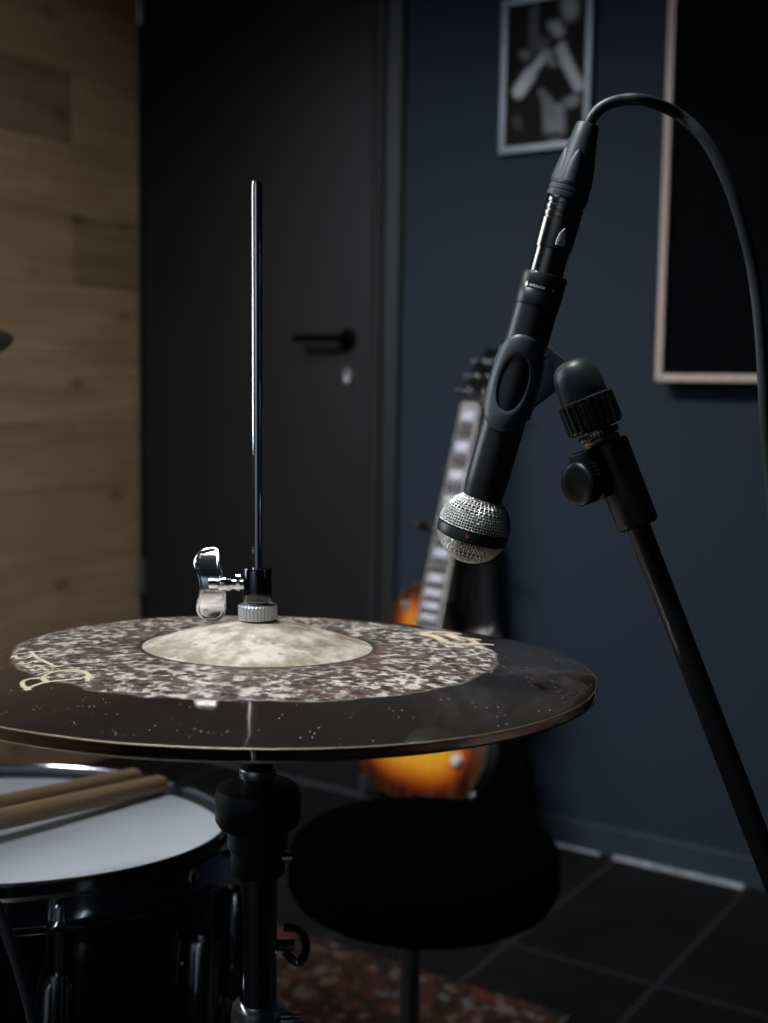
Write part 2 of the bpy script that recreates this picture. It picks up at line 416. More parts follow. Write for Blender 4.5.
MB().tube([(.020, -.003, A(-.112)), (.014, -.003, A(-.112))], .003, 10).build('tilt_screw', M['chrome'], st)
for a in (100, 220, 340):                                # tripod and pedal, below the picture
    a = math.radians(a); cx, sx = math.cos(a), math.sin(a)
    lg = MB().tube([(cx * .016, sx * .016, .30), (cx * .20, sx * .20, .012)], .007, 10).tube([(cx * .013, sx * .013, .17), (cx * .11, sx * .11, .150)], .005, 8).build('leg', M['chrome'], st)
    MB().lathe([(.0, 0), (.012, 0.0005), (.013, .012), (.010, .024), (0, .025)], 16, M=T(cx * .202, sx * .202, .0)).build('rubber_foot', M['black_plastic'], lg)
MB().lathe([(.0145, .29), (.020, .292), (.020, .315), (.0145, .317)], 32).build('leg_collar', M['satin_steel'], st)
MB().box((0, .15, .035), (.085, .26, .012), bev=.004, M=T(0, 0, 0) @ RX(.12)).build('pedal', M['satin_steel'], st)

# ---- cymbals
RR, RB, ZB, ZT = .1905, .065, .0109, .0260
def bow(r):
    t = (r - RB) / (RR - RB); return ZB * (1 - t ** 2.3)
m = NT('traditional_cymbal_bronze')
x, y, z = m.sep()
r = m.math('SQRT', m.math('ADD', m.math('MULTIPLY', x, x), m.math('MULTIPLY', y, y)))
ang = m.math('ARCTAN2', y, x)
pol = m.comb(m.math('MULTIPLY', r, 1), m.math('MULTIPLY', m.math('COSINE', ang), .12), m.math('MULTIPLY', m.math('SINE', ang), .12))
edge = m.math('ADD', r, m.math('MULTIPLY', m.math('SUBTRACT', m.noise(30, 4), .5), .016))
raw = m.ss(edge, .1335, .1372, 1, 0)
wv = m.comb(m.math('ADD', x, m.math('MULTIPLY', m.noise(90, 2), .012)), m.math('ADD', y, m.math('MULTIPLY', m.noise(70, 2), .012)), z)
dist = m.voro(140, vec=wv)
pit = m.ss(dist, .22, .52, 1, 0)
fleck = m.ss(m.noise(150, 4, .65), .46, .62)
rawc = m.mix(fleck, (.085, .064, .050), (.56, .50, .43))
rawc = m.mix(m.math('MULTIPLY', pit, .88), rawc, (.028, .021, .020))
rawc = m.mix(m.math('MULTIPLY', m.ss(r, .064, .105, .75, 0), m.ss(m.noise(50, 3), .35, .6)), rawc, (.055, .030, .026))
rawc = m.mix(m.ss(r, .0665, .0700, 1, 0), rawc, (.035, .028, .025))
rawc = m.mix(m.ss(m.noise(22, 3), .55, .75, 0, .5), rawc, (.12, .06, .045))
pol_c = m.mix(m.noise(18, 4), (.30, .25, .205), (.40, .34, .29))
smear = m.ss(m.noise(9, 5, .7), .56, .70)
dustn = m.voro(300)
dust = m.math('MULTIPLY', m.ss(dustn, .08, .16, 1, 0), m.ss(m.noise(60, 2), .52, .60))
base = m.mix(raw, pol_c, rawc)
base = m.mix(m.math('MULTIPLY', dust, m.math('SUBTRACT', 1, raw)), base, (.45, .43, .40))
rough = m.math('ADD', m.math('MULTIPLY', raw, .40), m.math('MULTIPLY', m.math('SUBTRACT', 1, raw), m.math('ADD', .07, m.math('MULTIPLY', smear, .22))))
metal = m.math('SUBTRACT', .96, m.math('MULTIPLY', raw, .70))
metal = m.math('MULTIPLY', metal, m.math('SUBTRACT', 1, m.math('MULTIPLY', dust, .8)))
m.set(color=base, rough=rough, metal=metal)
h = m.math('ADD', m.math('MULTIPLY', m.math('MULTIPLY', pit, raw), -1.0), m.math('ADD', m.math('MULTIPLY', m.noise(34, 2), .40), m.math('MULTIPLY', m.math('SINE', m.math('MULTIPLY', r, 5200)), .012)))
m.bump(h, .45, .0016)
M['cymbal'] = m.mat
m = NT('raw_cymbal_bell')
c = m.mix(m.ss(m.noise(55, 5, .65), .38, .62), (.235, .195, .145), (.47, .425, .36))
c = m.mix(m.ss(m.noise(38, 4), .55, .72, 0, .8), c, (.17, .095, .065))
c = m.mix(m.ss(m.noise(26, 4, .6, vec=m.mapping(loc=(3, 1, 2))), .55, .70, 0, .75), c, (.19, .145, .09))
c = m.mix(m.ss(m.voro(70), .05, .14, .8, 0), c, (.16, .10, .07))
c = m.mix(m.ss(m.noise(150, 3, .7), .60, .72, 0, .6), c, (.17, .12, .08))
m.set(color=c, rough=.55, metal=.25); m.bump(m.noise(120, 4), .35, .0012)
M['bell'] = m.mat
M['cymbal_edge'] = plain('turned_bronze_edge', (.72, .60, .42), .40, 1)

DENTS = [(.1406, math.radians(-17.3), .0075, .0016), (.1695, math.radians(-21.2), .0065, .0024), (.184, math.radians(-7), .010, -.0022), (.170, math.radians(-103), .016, .0010)]
def disc_mesh(sign=1, dents=False, R=RR, rb=RB, zf=bow, th=.0008, nr=70, na=300, M_=None):
    mb = MB(); top = []; vs = []; fs = []; mi = []
    for i in range(nr + 1):
        r = rb + (R - rb) * i / nr
        for j in range(na):
            a = 2 * PI * j / na
            zz = zf(r)
            if dents:
                X, Y = r * math.cos(a), r * math.sin(a)
                for (dr, da, dw, dd) in DENTS:
                    dx, dy = X - dr * math.cos(da), Y - dr * math.sin(da)
                    zz -= dd * math.exp(-(dx * dx + dy * dy) / (dw * dw))
                zz += .0006 * math.sin(3 * a + 1) * (r / R) ** 3
            vs.append((r * math.cos(a), r * math.sin(a), sign * zz))
    nn = len(vs)
    vs += [(p[0], p[1], p[2] - sign * th) for p in vs]
    for i in range(nr):
        for j in range(na):
            j2 = (j + 1) % na; q = (i * na + j, (i + 1) * na + j, (i + 1) * na + j2, i * na + j2)
            fs.append(q); fs.append(tuple(nn + t for t in q[::-1])); mi += [0, 0]
    o = nr * na; q0 = len(vs); ch = .0004
    for lay in (0, 1):
        for j in range(na):
            p = vs[(nn if lay else 0) + o + j]; f_ = (R + ch) / R
            vs.append((p[0] * f_, p[1] * f_, p[2] + (sign if lay else -sign) * th * .22))
    for j in range(na):
        j2 = (j + 1) % na
        fs.append((o + j, o + j2, q0 + j2, q0 + j)); fs.append((q0 + j, q0 + j2, q0 + na + j2, q0 + na + j)); fs.append((q0 + na + j, q0 + na + j2, nn + o + j2, nn + o + j)); mi += [1, 1, 1]
        fs.append((j, j2, nn + j2, nn + j)); mi.append(0)
    mb.v = [V(p) for p in vs]; mb.f = fs; mb.m = mi
    return mb
def bell_prof(sign=1, th=.0011, rb=RB, zb=ZB, zt=ZT):
    P = []
    for i in range(22):
        t = i / 21; r = rb * (1 - t) + .004 * t
        u = (r - .004) / (rb - .004)
        P.append((r, zb + (zt - zb) * (1 - min(1, u) ** 1.45) ** 1.08))
    Q = [(r, z - th) for r, z in P][::-1]
    return [(r, sign * z) for r, z in P + Q + [P[0]]]
MC = frame(HC, HN, R0)
ct = thing('hi_hat_cymbal', 'upper hi-hat cymbal with pale raw bell and dark polished rim', 'cymbal', MC)
disc_mesh(1, True).build('bow', [M['cymbal'], M['cymbal_edge']], ct, smooth=50)
tag(MB().lathe(bell_prof(), 128, cap=False).build('bell', M['bell'], ct, smooth=60), 'pale mottled raw bell')
HB = HC - HN * .0062
cb = thing('hi_hat_cymbal', 'lower hi-hat cymbal, only its thin rim showing below the upper one', 'cymbal', frame(HB, HN, R0))
disc_mesh(-1).build('bow', [M['cymbal'], M['cymbal_edge']], cb, smooth=50)
MB().lathe(bell_prof(-1), 96, cap=False).build('bell', M['bell'], cb, smooth=60)

# ---- written marks on the upper cymbal: ribbons of ink lying on the bow
def ribbon(strokes, name, parent, width):
    mb = MB()
    for st_ in strokes:
        pts = [V((p[0], p[1], 0)) for p in st_['p']]
        pts = spline(pts, 8) if st_.get('s', 1) else sum([[pts[i].lerp(pts[i + 1], k / 6) for k in range(6)] for i in range(len(pts) - 1)], []) + [pts[-1]]
        w_ = st_.get('w', width)
        vs = []; fs = []
        for i, p in enumerate(pts):
            t = (pts[min(i + 1, len(pts) - 1)] - pts[max(i - 1, 0)]).normalized(); nrm = V((-t.y, t.x, 0))
            for sg in (-1, 1):
                q = p + nrm * sg * w_ / 2
                rr = math.hypot(q.x, q.y)
                for up in (.00025, -.0003): vs.append((q.x, q.y, bow(rr) + up))
        for i in range(len(pts) - 1):
            o = i * 4; fs += [(o, o + 4, o + 6, o + 2), (o + 1, o + 3, o + 7, o + 5), (o, o + 1, o + 5, o + 4), (o + 2, o + 6, o + 7, o + 3)]
        fs += [(0, 2, 3, 1), (len(pts) * 4 - 4, len(pts) * 4 - 3, len(pts) * 4 - 1, len(pts) * 4 - 2)]
        mb.add(vs, fs)
    return mb.build(name, M['logo'], parent, smooth=0)
MCI = MC.inverted()
def on_bow(px, py):
    r_ = ray(px, py); h = .007
    for _ in range(12):
        p0 = HC + HN * h; q = MCI @ (CAM + r_ * ((p0 - CAM).dot(HN) / r_.dot(HN))); h = .5 * h + .5 * bow(math.hypot(q.x, q.y))
    return (q.x, q.y)
def strokes(lst, ox, oy, sc): return [{'p': [on_bow(ox + x_ / sc, oy + y_ / sc) for x_, y_ in P], 'w': w_} for P, w_ in lst]
ribbon(strokes([([(185, 345), (255, 315), (330, 296), (450, 282), (575, 272)], .0023), ([(190, 340), (158, 318), (165, 290), (225, 271), (300, 272), (330, 294)], .0023), ([(330, 294), (300, 275), (322, 245), (400, 221), (500, 213), (580, 220), (620, 250), (610, 292)], .0023),
                ([(205, 352), (178, 340)], .003), ([(268, 244), (330, 228), (395, 220)], .0020), ([(215, 206), (245, 217), (300, 204), (335, 213)], .0020), ([(185, 184), (212, 196), (262, 180), (295, 190)], .0020), ([(145, 154), (172, 170), (235, 150), (262, 160)], .0020),
                ([(80, 126), (100, 112), (130, 132), (180, 132), (222, 116)], .0020), ([(212, 80), (260, 125), (330, 160), (395, 188), (440, 180)], .0018)], 0, 640, 6.98), 'script_mark', ct, .003)
ribbon(strokes([([(130, 108), (200, 94), (330, 97), (430, 110)], .006), ([(130, 110), (240, 135), (330, 172), (460, 188), (560, 184)], .006), ([(540, 186), (640, 190), (710, 197)], .004), ([(240, 112), (340, 120), (380, 140), (440, 158)], .005), ([(330, 105), (400, 130), (500, 146), (585, 155)], .005), ([(500, 146), (530, 168), (560, 184)], .005), ([(140, 112), (200, 116), (250, 134)], .006)], 405, 620, 7.68), 'maker_mark', ct, .003)

# ---- clutch on the rod
ck = thing('hi_hat_clutch', 'chrome clutch with wing screw gripping the rod above the bell', 'clutch', MS @ T(0, 0, A(.0262)))
MB().lathe([(.0032, -.004), (.0062, -.004), (.0062, .0102), (.0081, .0104), (.0083, .0112), (.0083, .0285), (.0078, .0294), (.0032, .0296)], 40).build('barrel', M['dark_chrome'], ck)
MB().lathe([(.0063, .0003), (.0105, .0003), (.0111, .0010), (.0111, .0078), (.0105, .0085), (.0063, .0085)], 128, knurl=32, kd=.0006, krange=(.0009, .0079)).build('knurled_nut', M['bright_alloy'], ck, smooth=18)
ws = MB()
ws.tube([(-.006, 0, .0200), (-.0275, -.001, .0205)], [.0030, .0030], 14)
ws.lathe([(.003, -.0012), (.0052, -.001), (.0052, .001), (.003, .0012)], 20, M=T(-.0108, 0, .0215) @ RY(PI / 2))
ws.lathe([(.0030, -.003), (.0046, -.001), (.0040, .004), (.0030, .006)], 20, M=T(-.020, 0, .0203) @ RY(PI / 2))
# the wing: an upright figure-of-eight plate, curved like a saddle, with a rolled rim
def wing_out(n=80):
    P = [(-.0222, .0125), (-.0196, .0060), (-.0188, .0005), (-.0192, -.0075), (-.0205, -.0145), (-.0240, -.0182), (-.0285, -.0190), (-.0325, -.0172), (-.0345, -.0128), (-.0335, -.0070), (-.0322, -.0010),
         (-.0326, .0050), (-.0345, .0100), (-.0358, .0150), (-.0340, .0195), (-.0300, .0212), (-.0262, .0216), (-.0238, .0204), (-.0230, .0170)]
    P = [V((x_, 0, z_ - .0030)) for x_, z_ in P]
    Q = spline(P + [P[0]], 6)[:-1]; return [(p.x, p.z) for p in Q]
wo = wing_out(); cen = (-.0265, .001)
def wy(x_, z_): return -.001 + 28 * (z_ + .002) ** 2 - .10 * (x_ + .0265)
vs = []; fs = []; K = 8; n = len(wo)
for side in (-1, 1):
    for k in range(K + 1):
        for (x_, z_) in wo:
            t = k / K; X, Z = cen[0] + (x_ - cen[0]) * t, cen[1] + (z_ - cen[1]) * t
            vs.append((X, wy(X, Z) + side * (.0009 if k < K else .0009), Z + .0200))
off = (K + 1) * n
for s_ in (0, 1):
    for k in range(K):
        for j in range(n):
            a_, b_ = s_ * off + k * n + j, s_ * off + k * n + (j + 1) % n
            fs.append((a_, b_, b_ + n, a_ + n))
for j in range(n): fs.append((K * n + j, K * n + (j + 1) % n, off + K * n + (j + 1) % n, off + K * n + j))
ws.add(vs, fs)
ws.tube([(x_, wy(x_, z_), z_ + .0200) for x_, z_ in wo], .0013, 8, closed=True)
ws.build('wing_screw', M['chrome'], ck, smooth=60)

# ================================================================== SNARE DRUM
SC = V((-.751, .619, .6145)); SN = (FH * .09 + R0 * .03 + UP).normalized()
MSn = frame(SC, SN, V((-1, 0, 0)))       # local x towards -x of the room
sd = thing('snare_drum', 'black snare drum with white coated head and dark chrome hoops', 'snare drum', MSn)
RS, DS = .178, .168
m = NT('black_drum_lacquer'); m.set(color=m.mix(m.noise(20, 3), (.004, .004, .004), (.008, .008, .008)), rough=.12, spec=.5); M['drum'] = m.mat
MB().lathe([(.1755, -DS + .004), (RS, -DS + .008), (RS, -.012), (.1755, -.008)], 128, cap=False).build('shell', M['drum'], sd)
m = NT('coated_head'); nn_ = m.noise(500, 3)
m.set(color=m.mix(m.ss(m.noise(7, 4), .3, .7), (.41, .43, .465), (.47, .495, .535)), rough=.55, spec=.4); m.bump(nn_, .12, .0006)
MB().lathe([(0, -.0040), (.10, -.0040), (.168, -.0040), (.1735, -.0048), (.1775, -.008), (.180, -.014)], 128, cap=False).build('batter_head', m.mat, sd)
MB().lathe([(0, -DS + .004), (.168, -DS + .004), (.1775, -DS + .008), (.180, -DS + .012)], 96, cap=False).build('resonant_head', m.mat, sd)
def hoop(name, flip):
    P = [(.1745, .0060), (.1755, .0072), (.1785, .0072), (.1800, .0058), (.1800, -.0010), (.1825, -.0030), (.1830, -.0170), (.1845, -.0190), (.1925, -.0192), (.1932, -.0204), (.1925, -.0216), (.1815, -.0212), (.1810, -.004), (.1780, -.0015), (.1765, .0050), (.1745, .0060)]
    if flip: P = [(r, -DS + .002 - z) for r, z in P]
    return MB().lathe(P, 160, cap=False).build(name, M['dark_hoop'], sd, smooth=40)
M['dark_hoop'] = plain('hoop_chrome', (.30, .31, .33), .13, 1, var=.05)
hp_ = hoop('top_hoop', False); hoop('bottom_hoop', True)
def lug():
    b = MB()
    out = [(-.009, -.038), (-.006, -.043), (.006, -.043), (.009, -.038), (.0095, 0), (.009, .038), (.006, .043), (-.006, .043), (-.009, .038), (-.0095, 0)]
    b.prism(out, 0, .017, bev=.004, seg=3, M=Matrix(((0, 0, 1, 0), (1, 0, 0, 0), (0, 1, 0, 0), (0, 0, 0, 1))))
    b.lathe([(.0, -.046), (.0062, -.046), (.0068, -.040), (.0068, .040), (.0062, .046), (0, .046)], 20, M=T(.012, 0, 0))
    return b.build('lug', M['chrome_dark2'], sd, smooth=40)
M['chrome_dark2'] = plain('lug_chrome', (.50, .51, .53), .1, 1, var=.05)
def rod_part():
    b = MB(); b.lathe([(.0026, -.03), (.0026, .026), (.0064, .0262), (.0068, .028), (.0048, .030), (.0042, .039), (.0030, .040), (0, .040)], 16)
    b.box((-.004, 0, .0235), (.012, .018, .005), bev=.0015)
    return b.build('tension_rod', M['chrome'], None, smooth=40)
l0 = lug(); r0_ = rod_part(); r0_.parent = l0; 
r0_.matrix_local = T(.0125, 0, .0500); 
r1_ = r0_.copy(); COL.objects.link(r1_); r1_.parent = l0; r1_.matrix_local = T(.0125, 0, -.0500) @ RX(PI)
for k in range(10):
    a = math.radians(152 + 36 * k)
    o = l0
    if k:
        o = l0.copy(); COL.objects.link(o)
        for c_ in (r0_, r1_):
            d_ = c_.copy(); COL.objects.link(d_); d_.parent = o; d_.matrix_local = c_.matrix_local.copy()
        o.parent = sd
    o.matrix_local = RZ(a) @ T(RS - .0005, 0, -.0945)
# strainer between two lugs, and the little red mark on the hoop
a = math.radians(171)
b = MB(); b.box((RS + .010, 0, -.080), (.020, .026, .070), bev=.005); b.box((RS + .026, 0, -.060), (.014, .018, .014), bev=.004); b.tube([(RS + .028, 0, -.06), (RS + .036, 0, -.10), (RS + .034, 0, -.118)], .004, 10)
so = b.build('strainer', M['chrome_dark2'], sd, M=None); so.matrix_local = RZ(math.radians(26))
b = MB(); ma = RZ(math.radians(186)) @ T(.1829, 0, -.0085) @ RY(PI / 2)
b.lathe([(0, .0010), (.0060, .0010), (.0065, .0006), (.0065, 0)], 24)
bo_ = b.build('round_badge', M['red'], sd); bo_.matrix_local = ma
tag(bo_, 'red round mark with a white crescent')
b = MB(); b.tube([(p[0], p[1], .0011) for p in arc(0, 0, .0042, .9, 5.4, 16)], .0010, 6)
b.build('crescent', M['white_print'], bo_)
# snare stand, mostly below the picture
ss_ = thing('snare_stand', 'chrome tripod stand cradling the black snare drum', 'drum stand', T(SC.x - SN.x * .2, SC.y - SN.y * .2, .0085))
bpy.context.view_layer.update()
zt = SC.z - DS - .0365
inv = ss_.matrix_world.inverted()
MB().lathe([(.011, .10), (.011, zt - .05)], 24).build('stand_tube', M['chrome'], ss_)
MB().lathe([(.012, zt - .05), (.022, zt - .048), (.022, zt - .012), (.012, zt - .010)], 24).build('basket_hub', M['satin_steel'], ss_)
for a in (70, 190, 310):
    aa = math.radians(a)
    e1 = MSn @ V((.196 * math.cos(aa), .196 * math.sin(aa), -DS - .010)); e2 = MSn @ V((.207 * math.cos(aa), .207 * math.sin(aa), -DS + .012)); e0 = V((ss_.location.x, ss_.location.y, zt - .03))
    b = MB().tube([inv @ e0, inv @ (e0.lerp(e1, .4) - UP * .010), inv @ e1], .006, 10)
    ar = b.build('basket_arm', M['chrome'], ss_)
    MB().tube([inv @ e1, inv @ (e1.lerp(e2, .5)), inv @ e2], .008, 10).build('rubber_tip', M['black_plastic'], ar)
for a in (60, 180, 300):
    aa = math.radians(a); lg = MB().tube([(.012 * math.cos(aa), .012 * math.sin(aa), .26), (.24 * math.cos(aa), .24 * math.sin(aa), .013)], .0065, 10).build('leg', M['chrome'], ss_)
    MB().lathe([(0, 0), (.012, .0004), (.013, .012), (.009, .023), (0, .024)], 14, M=T(.242 * math.cos(aa), .242 * math.sin(aa), 0)).build('rubber_foot', M['black_plastic'], lg)

# drumsticks lying across the head
m = NT('hickory'); gr = m.noise(1, 5, vec=m.mapping(scale=(120, 120, 5)))
m.set(color=m.mix(m.ss(gr, .3, .7), (.27, .175, .09), (.37, .255, .145)), rough=.55, spec=.3); M['hickory'] = m.mat
def on_head(px, py, h=.0):
    r_ = ray(px, py); p0 = SC + SN * h; t_ = (p0 - CAM).dot(SN) / r_.dot(SN); return CAM + r_ * t_
def stick(b0, b1, label):
    d_ = (b1 - b0).normalized(); Ln = .395
    side = d_.cross(SN).normalized()
    Mx = frame(b0, d_, side)
    prof = [(0, 0), (.0045, .0006), (.0066, .003), (.0080, .007), (.0080, .26), (.0064, .32), (.0036, .368), (.0030, .374), (.0034, .378), (.0044, .384), (.0040, .392), (.0020, .3945), (0, .395)]
    o = MB().lathe(prof, 28).build('drumstick', M['hickory'], None, M=Mx)
    return tag(o, label, 'drumstick', 'drumsticks on the snare drum')
def lay(p, q):
    a_ = on_head(*p, .0046); d_ = (on_head(*q, .0046) - a_).normalized(); return a_, a_ + d_ * .33 + SN * .0110
stick(*lay((164, 783), (0, 828)), 'nearer wooden drumstick lying on the white snare head')
stick(*lay((139, 776), (0, 812)), 'farther wooden drumstick lying on the white snare head')

# ================================================================== DRUM THRONE
TC = at(424, 855, 1.42); tz = TC.z
th = thing('drum_throne', 'round black cushioned drum stool on a chrome post', 'stool', T(TC.x, TC.y, 0))
R_ = .153
P = [(0, tz + .030), (.06, tz + .0305), (.11, tz + .028), (.135, tz + .0235), (.149, tz + .014), (R_, tz + .002), (R_, tz - .024), (.150, tz - .037), (.142, tz - .045), (.122, tz - .049), (0, tz - .049)]
P = [(max(p.x, 0), p.z) for p in spline([V((a, 0, b)) for a, b in P], 4)]
se = MB().lathe(P, 96).build('seat', M['cloth'], th, smooth=60)
MB().tube([(R_ * .991 * math.cos(2 * PI * k / 96), R_ * .991 * math.sin(2 * PI * k / 96), tz - .026) for k in range(96)], .0028, 6, closed=True).build('piping', M['cloth'], se)
MB().lathe([(.028, tz - .0495), (.028, tz - .063), (.016, tz - .066), (.016, tz - .085)], 32).build('seat_plate', M['black_metal'], th)
MB().lathe([(.0115, .08), (.0115, tz - .066)], 32, M=T(-.012, -.006, 0)).build('post', M['satin_steel'], th)
hc = MB().lathe([(.0125, .175), (.019, .176), (.019, .205), (.0125, .207)], 32, M=T(-.012, -.006, 0)).tube([(.004, -.006, .190), (.030, -.014, .190)], .004, 10).build('height_collar', M['black_metal'], th)
for a in (60, 180, 300):
    aa = math.radians(a); lg = MB().tube([(-.012 + .017 * math.cos(aa), -.006 + .017 * math.sin(aa), .165), (.20 * math.cos(aa), .20 * math.sin(aa), .018)], .008, 10).build('leg', M['dark_chrome'], th)
    MB().lathe([(0, .0085), (.013, .009), (.014, .02), (.010, .032), (0, .033)], 14, M=T(.203 * math.cos(aa), .203 * math.sin(aa), 0)).build('rubber_foot', M['black_plastic'], lg)

# ================================================================== MICROPHONE
PXM = .65 / FPX
MA_, MB_ = at(474, 527, .65), at(588, 124, .612)
MAX = (MB_ - MA_).normalized()
ML = (MB_ - MA_).length / 419.0           # metres per picture-pixel along the mic
TOCAM = (CAM - MA_).normalized()
MM = frame(MA_, MAX, RT)                   # local x: right, local y: away from camera (z x x)
if (MM.to_3x3() @ V((0, 1, 0))).dot(TOCAM) > 0: YS = 1
else: YS = -1                              # sign of local y that points at the camera
mc = thing('microphone', 'black handheld microphone with silver ball grille pointing down in a clip', 'microphone', MM)
k = ML
RG = 37.0 * k
# woven wire grille: real wires going over and under each other
def weave(z0, z1, name):
    mb = MB(); nm = 76; pitch = 2 * PI / nm
    lo, hi = math.asin(max(-1, z0 / RG)), math.asin(min(1, z1 / RG))
    # parallels
    rows = []
    la = -PI / 2 + .10
    while la < PI / 2:
        if lo + .02 < la < hi - .01: rows.append(la)
        la += .080
    wr = .00026; am = .00050
    for i, la in enumerate(rows):
        n_ = nm
        pts = []
        for j in range(n_ * 2):
            lo_ = 2 * PI * j / (n_ * 2); rr = RG + am * math.cos(j * PI / 1 + i * PI) if j % 2 == 0 else RG
            if j % 2 == 0: rr = RG + (am if ((j // 2) + i) % 2 == 0 else -am)
            pts.append((rr * math.cos(la) * math.cos(lo_), rr * math.cos(la) * math.sin(lo_), rr * math.sin(la)))
        mb.tube(pts, wr, 5, closed=True)
    for j in range(nm):
        lo_ = 2 * PI * j / nm
        lim = 1.35 if j % 4 == 0 else (.98 if j % 2 == 0 else .60)
        pts = []
        for i, la in enumerate(rows):
            if abs(la) > lim: continue
            rr = RG + (-am if (j + i) % 2 == 0 else am)
            pts.append((rr * math.cos(la) * math.cos(lo_), rr * math.cos(la) * math.sin(lo_), rr * math.sin(la)))
        if len(pts) > 2: mb.tube(pts, wr, 5)
    return mb.build(name, M['mesh_steel'], mc, smooth=80)
bz = -5.5 * k
g1 = weave(bz + 5 * k, 32.5 * k, 'grille')
g2 = weave(-RG, bz - 5 * k, 'grille_cap')
MB().lathe([(RG * .93 * math.cos(a_ / 24 * PI - PI / 2) + 1e-7, RG * .93 * math.sin(a_ / 24 * PI - PI / 2)) for a_ in range(22)], 48, cap=False).build('inner_foam', plain('dark_foam', (.004, .004, .004), 1, spec=0), mc)
bd = MB().lathe([(RG * .97, bz - 5.5 * k), (RG * 1.018, bz - 5.2 * k), (RG * 1.025, bz - 4 * k), (RG * 1.025, bz + 4 * k), (RG * 1.018, bz + 5.2 * k), (RG * .97, bz + 5.5 * k)], 96, cap=False).build('grille_band', M['mic_body'], mc, smooth=50)
aa = YS * PI / 2 + YS * .13
aa = math.atan2(YS * math.cos(.22), -math.sin(.22))
dm = RZ(aa) @ T(RG * 1.0255, 0, bz - .0 * k) @ RY(PI / 2)
dd_ = MB().lathe([(0, .0003), (1.6 * k, .0003), (1.9 * k, 0)], 16).build('red_dot', M['red'], bd); dd_.matrix_local = dm
MB().lathe([(18.5 * k, 28 * k), (20.3 * k, 33 * k), (20.8 * k, 35 * k), (20.8 * k, 39 * k), (21.6 * k, 42 * k), (22.0 * k, 60 * k), (22.3 * k, 229 * k), (21.3 * k, 229.5 * k)], 96, cap=False).build('handle', M['mic_body'], mc, smooth=40)
co_ = MB().lathe([(21.3 * k, 229 * k), (22.6 * k, 229.3 * k), (23 * k, 230.3 * k), (23.2 * k, 245 * k), (22.9 * k, 245.4 * k), (22.9 * k, 246.4 * k), (23.2 * k, 246.8 * k), (23.3 * k, 260 * k), (22.5 * k, 262.5 * k), (19.5 * k, 263.5 * k), (17 * k, 262 * k)], 96, cap=False).build('collar', M['mic_body'], mc, smooth=40)
# lettering round the collar: a small diamond emblem and a row of fine characters
b = MB(); rr = 23.28 * k; zc = 248.5 * k
def onc(ang_, z_, r_=rr): return (r_ * math.cos(ang_), YS * r_ * math.sin(ang_), z_)
a_em = PI / 2 + .86
def plate(u0, u1, v0, v1):
    ps = [onc(u, v, rr + d_) for d_ in (-.0001, .0001) for (u, v) in ((u0, v0), (u1, v0), (u1, v1), (u0, v1))]
    b.add(ps, [(0, 1, 2, 3), (7, 6, 5, 4), (0, 4, 5, 1), (1, 5, 6, 2), (2, 6, 7, 3), (3, 7, 4, 0)])
ps = [onc(u, v, rr + d_) for d_ in (-.0001, .0001) for (u, v) in ((a_em - .10, zc), (a_em, zc + 3.6 * k), (a_em + .10, zc), (a_em, zc - 3.6 * k))]
b.add(ps, [(0, 1, 2, 3), (7, 6, 5, 4), (0, 4, 5, 1), (1, 5, 6, 2), (2, 6, 7, 3), (3, 7, 4, 0)])
u = a_em - .17; cnt = 0
while cnt < 15:
    hgt_ = (1.5, 1.1, 1.1, 1.1, 1.5, 1.1)[cnt % 6] * k
    plate(u - .030, u - .018, zc - 1.1 * k, zc + hgt_); plate(u - .012, u - .002, zc - 1.1 * k, zc + (hgt_ if cnt % 3 else 0))
    plate(u - .030, u - .002, zc - 1.1 * k, zc - .6 * k)
    u -= .047; cnt += 1
plate(u - .42, u - .40, zc - 1.8 * k, zc + 1.8 * k); plate(u - .36, u - .335, zc - 1.8 * k, zc + 1.8 * k)
b.build('collar_lettering', M['white_print'], co_, smooth=0)

# ---- cable with its connector
cbz = thing('microphone_cable', 'black cable plugged into the top of the microphone, arching down to the right', 'cable', MM)
MB().lathe([(17.5 * k, 258 * k), (17.6 * k, 263 * k), (17.7 * k, 290 * k), (16.5 * k, 291 * k)], 64, cap=False).build('plug_insert', M['shell_black'], cbz, smooth=40)
P = [(17 * k, 288 * k), (18.8 * k, 288.4 * k), (19.2 * k, 290 * k), (19.6 * k, 316 * k)]
for q in (318, 325, 332):
    P += [(19.7 * k, q * k), (18.9 * k, (q + .8) * k), (18.9 * k, (q + 2.2) * k), (19.8 * k, (q + 3.0) * k)]
P += [(20.2 * k, 341 * k), (19 * k, 343 * k)]
sh = MB().lathe(P, 80, cap=False).build('connector_shell', M['shell_black'], cbz, smooth=40)
lt = MB(); ca_ = math.atan2(YS * .98, .17)
lt.prism([(-4.5 * k, -8 * k), (4.5 * k, -8 * k), (5 * k, -3 * k), (3.6 * k, 4 * k), (0, 9.5 * k), (-3.6 * k, 4 * k), (-5 * k, -3 * k)], 0, 1.6 * k, bev=.5 * k)
lt.lathe([(2.8 * k, 1.6 * k), (3.4 * k, 2.2 * k), (2.8 * k, 2.2 * k), (2.6 * k, 1.7 * k)], 20, M=T(.4 * k, -4.2 * k, 0), cap=False)
lo = lt.build('latch', M['bright_alloy'], sh)
lo.matrix_local = RZ(ca_) @ T(18.9 * k, 0, 301 * k) @ Matrix(((0, 0, 1, 0), (1, 0, 0, 0), (0, 1, 0, 0), (0, 0, 0, 1)))
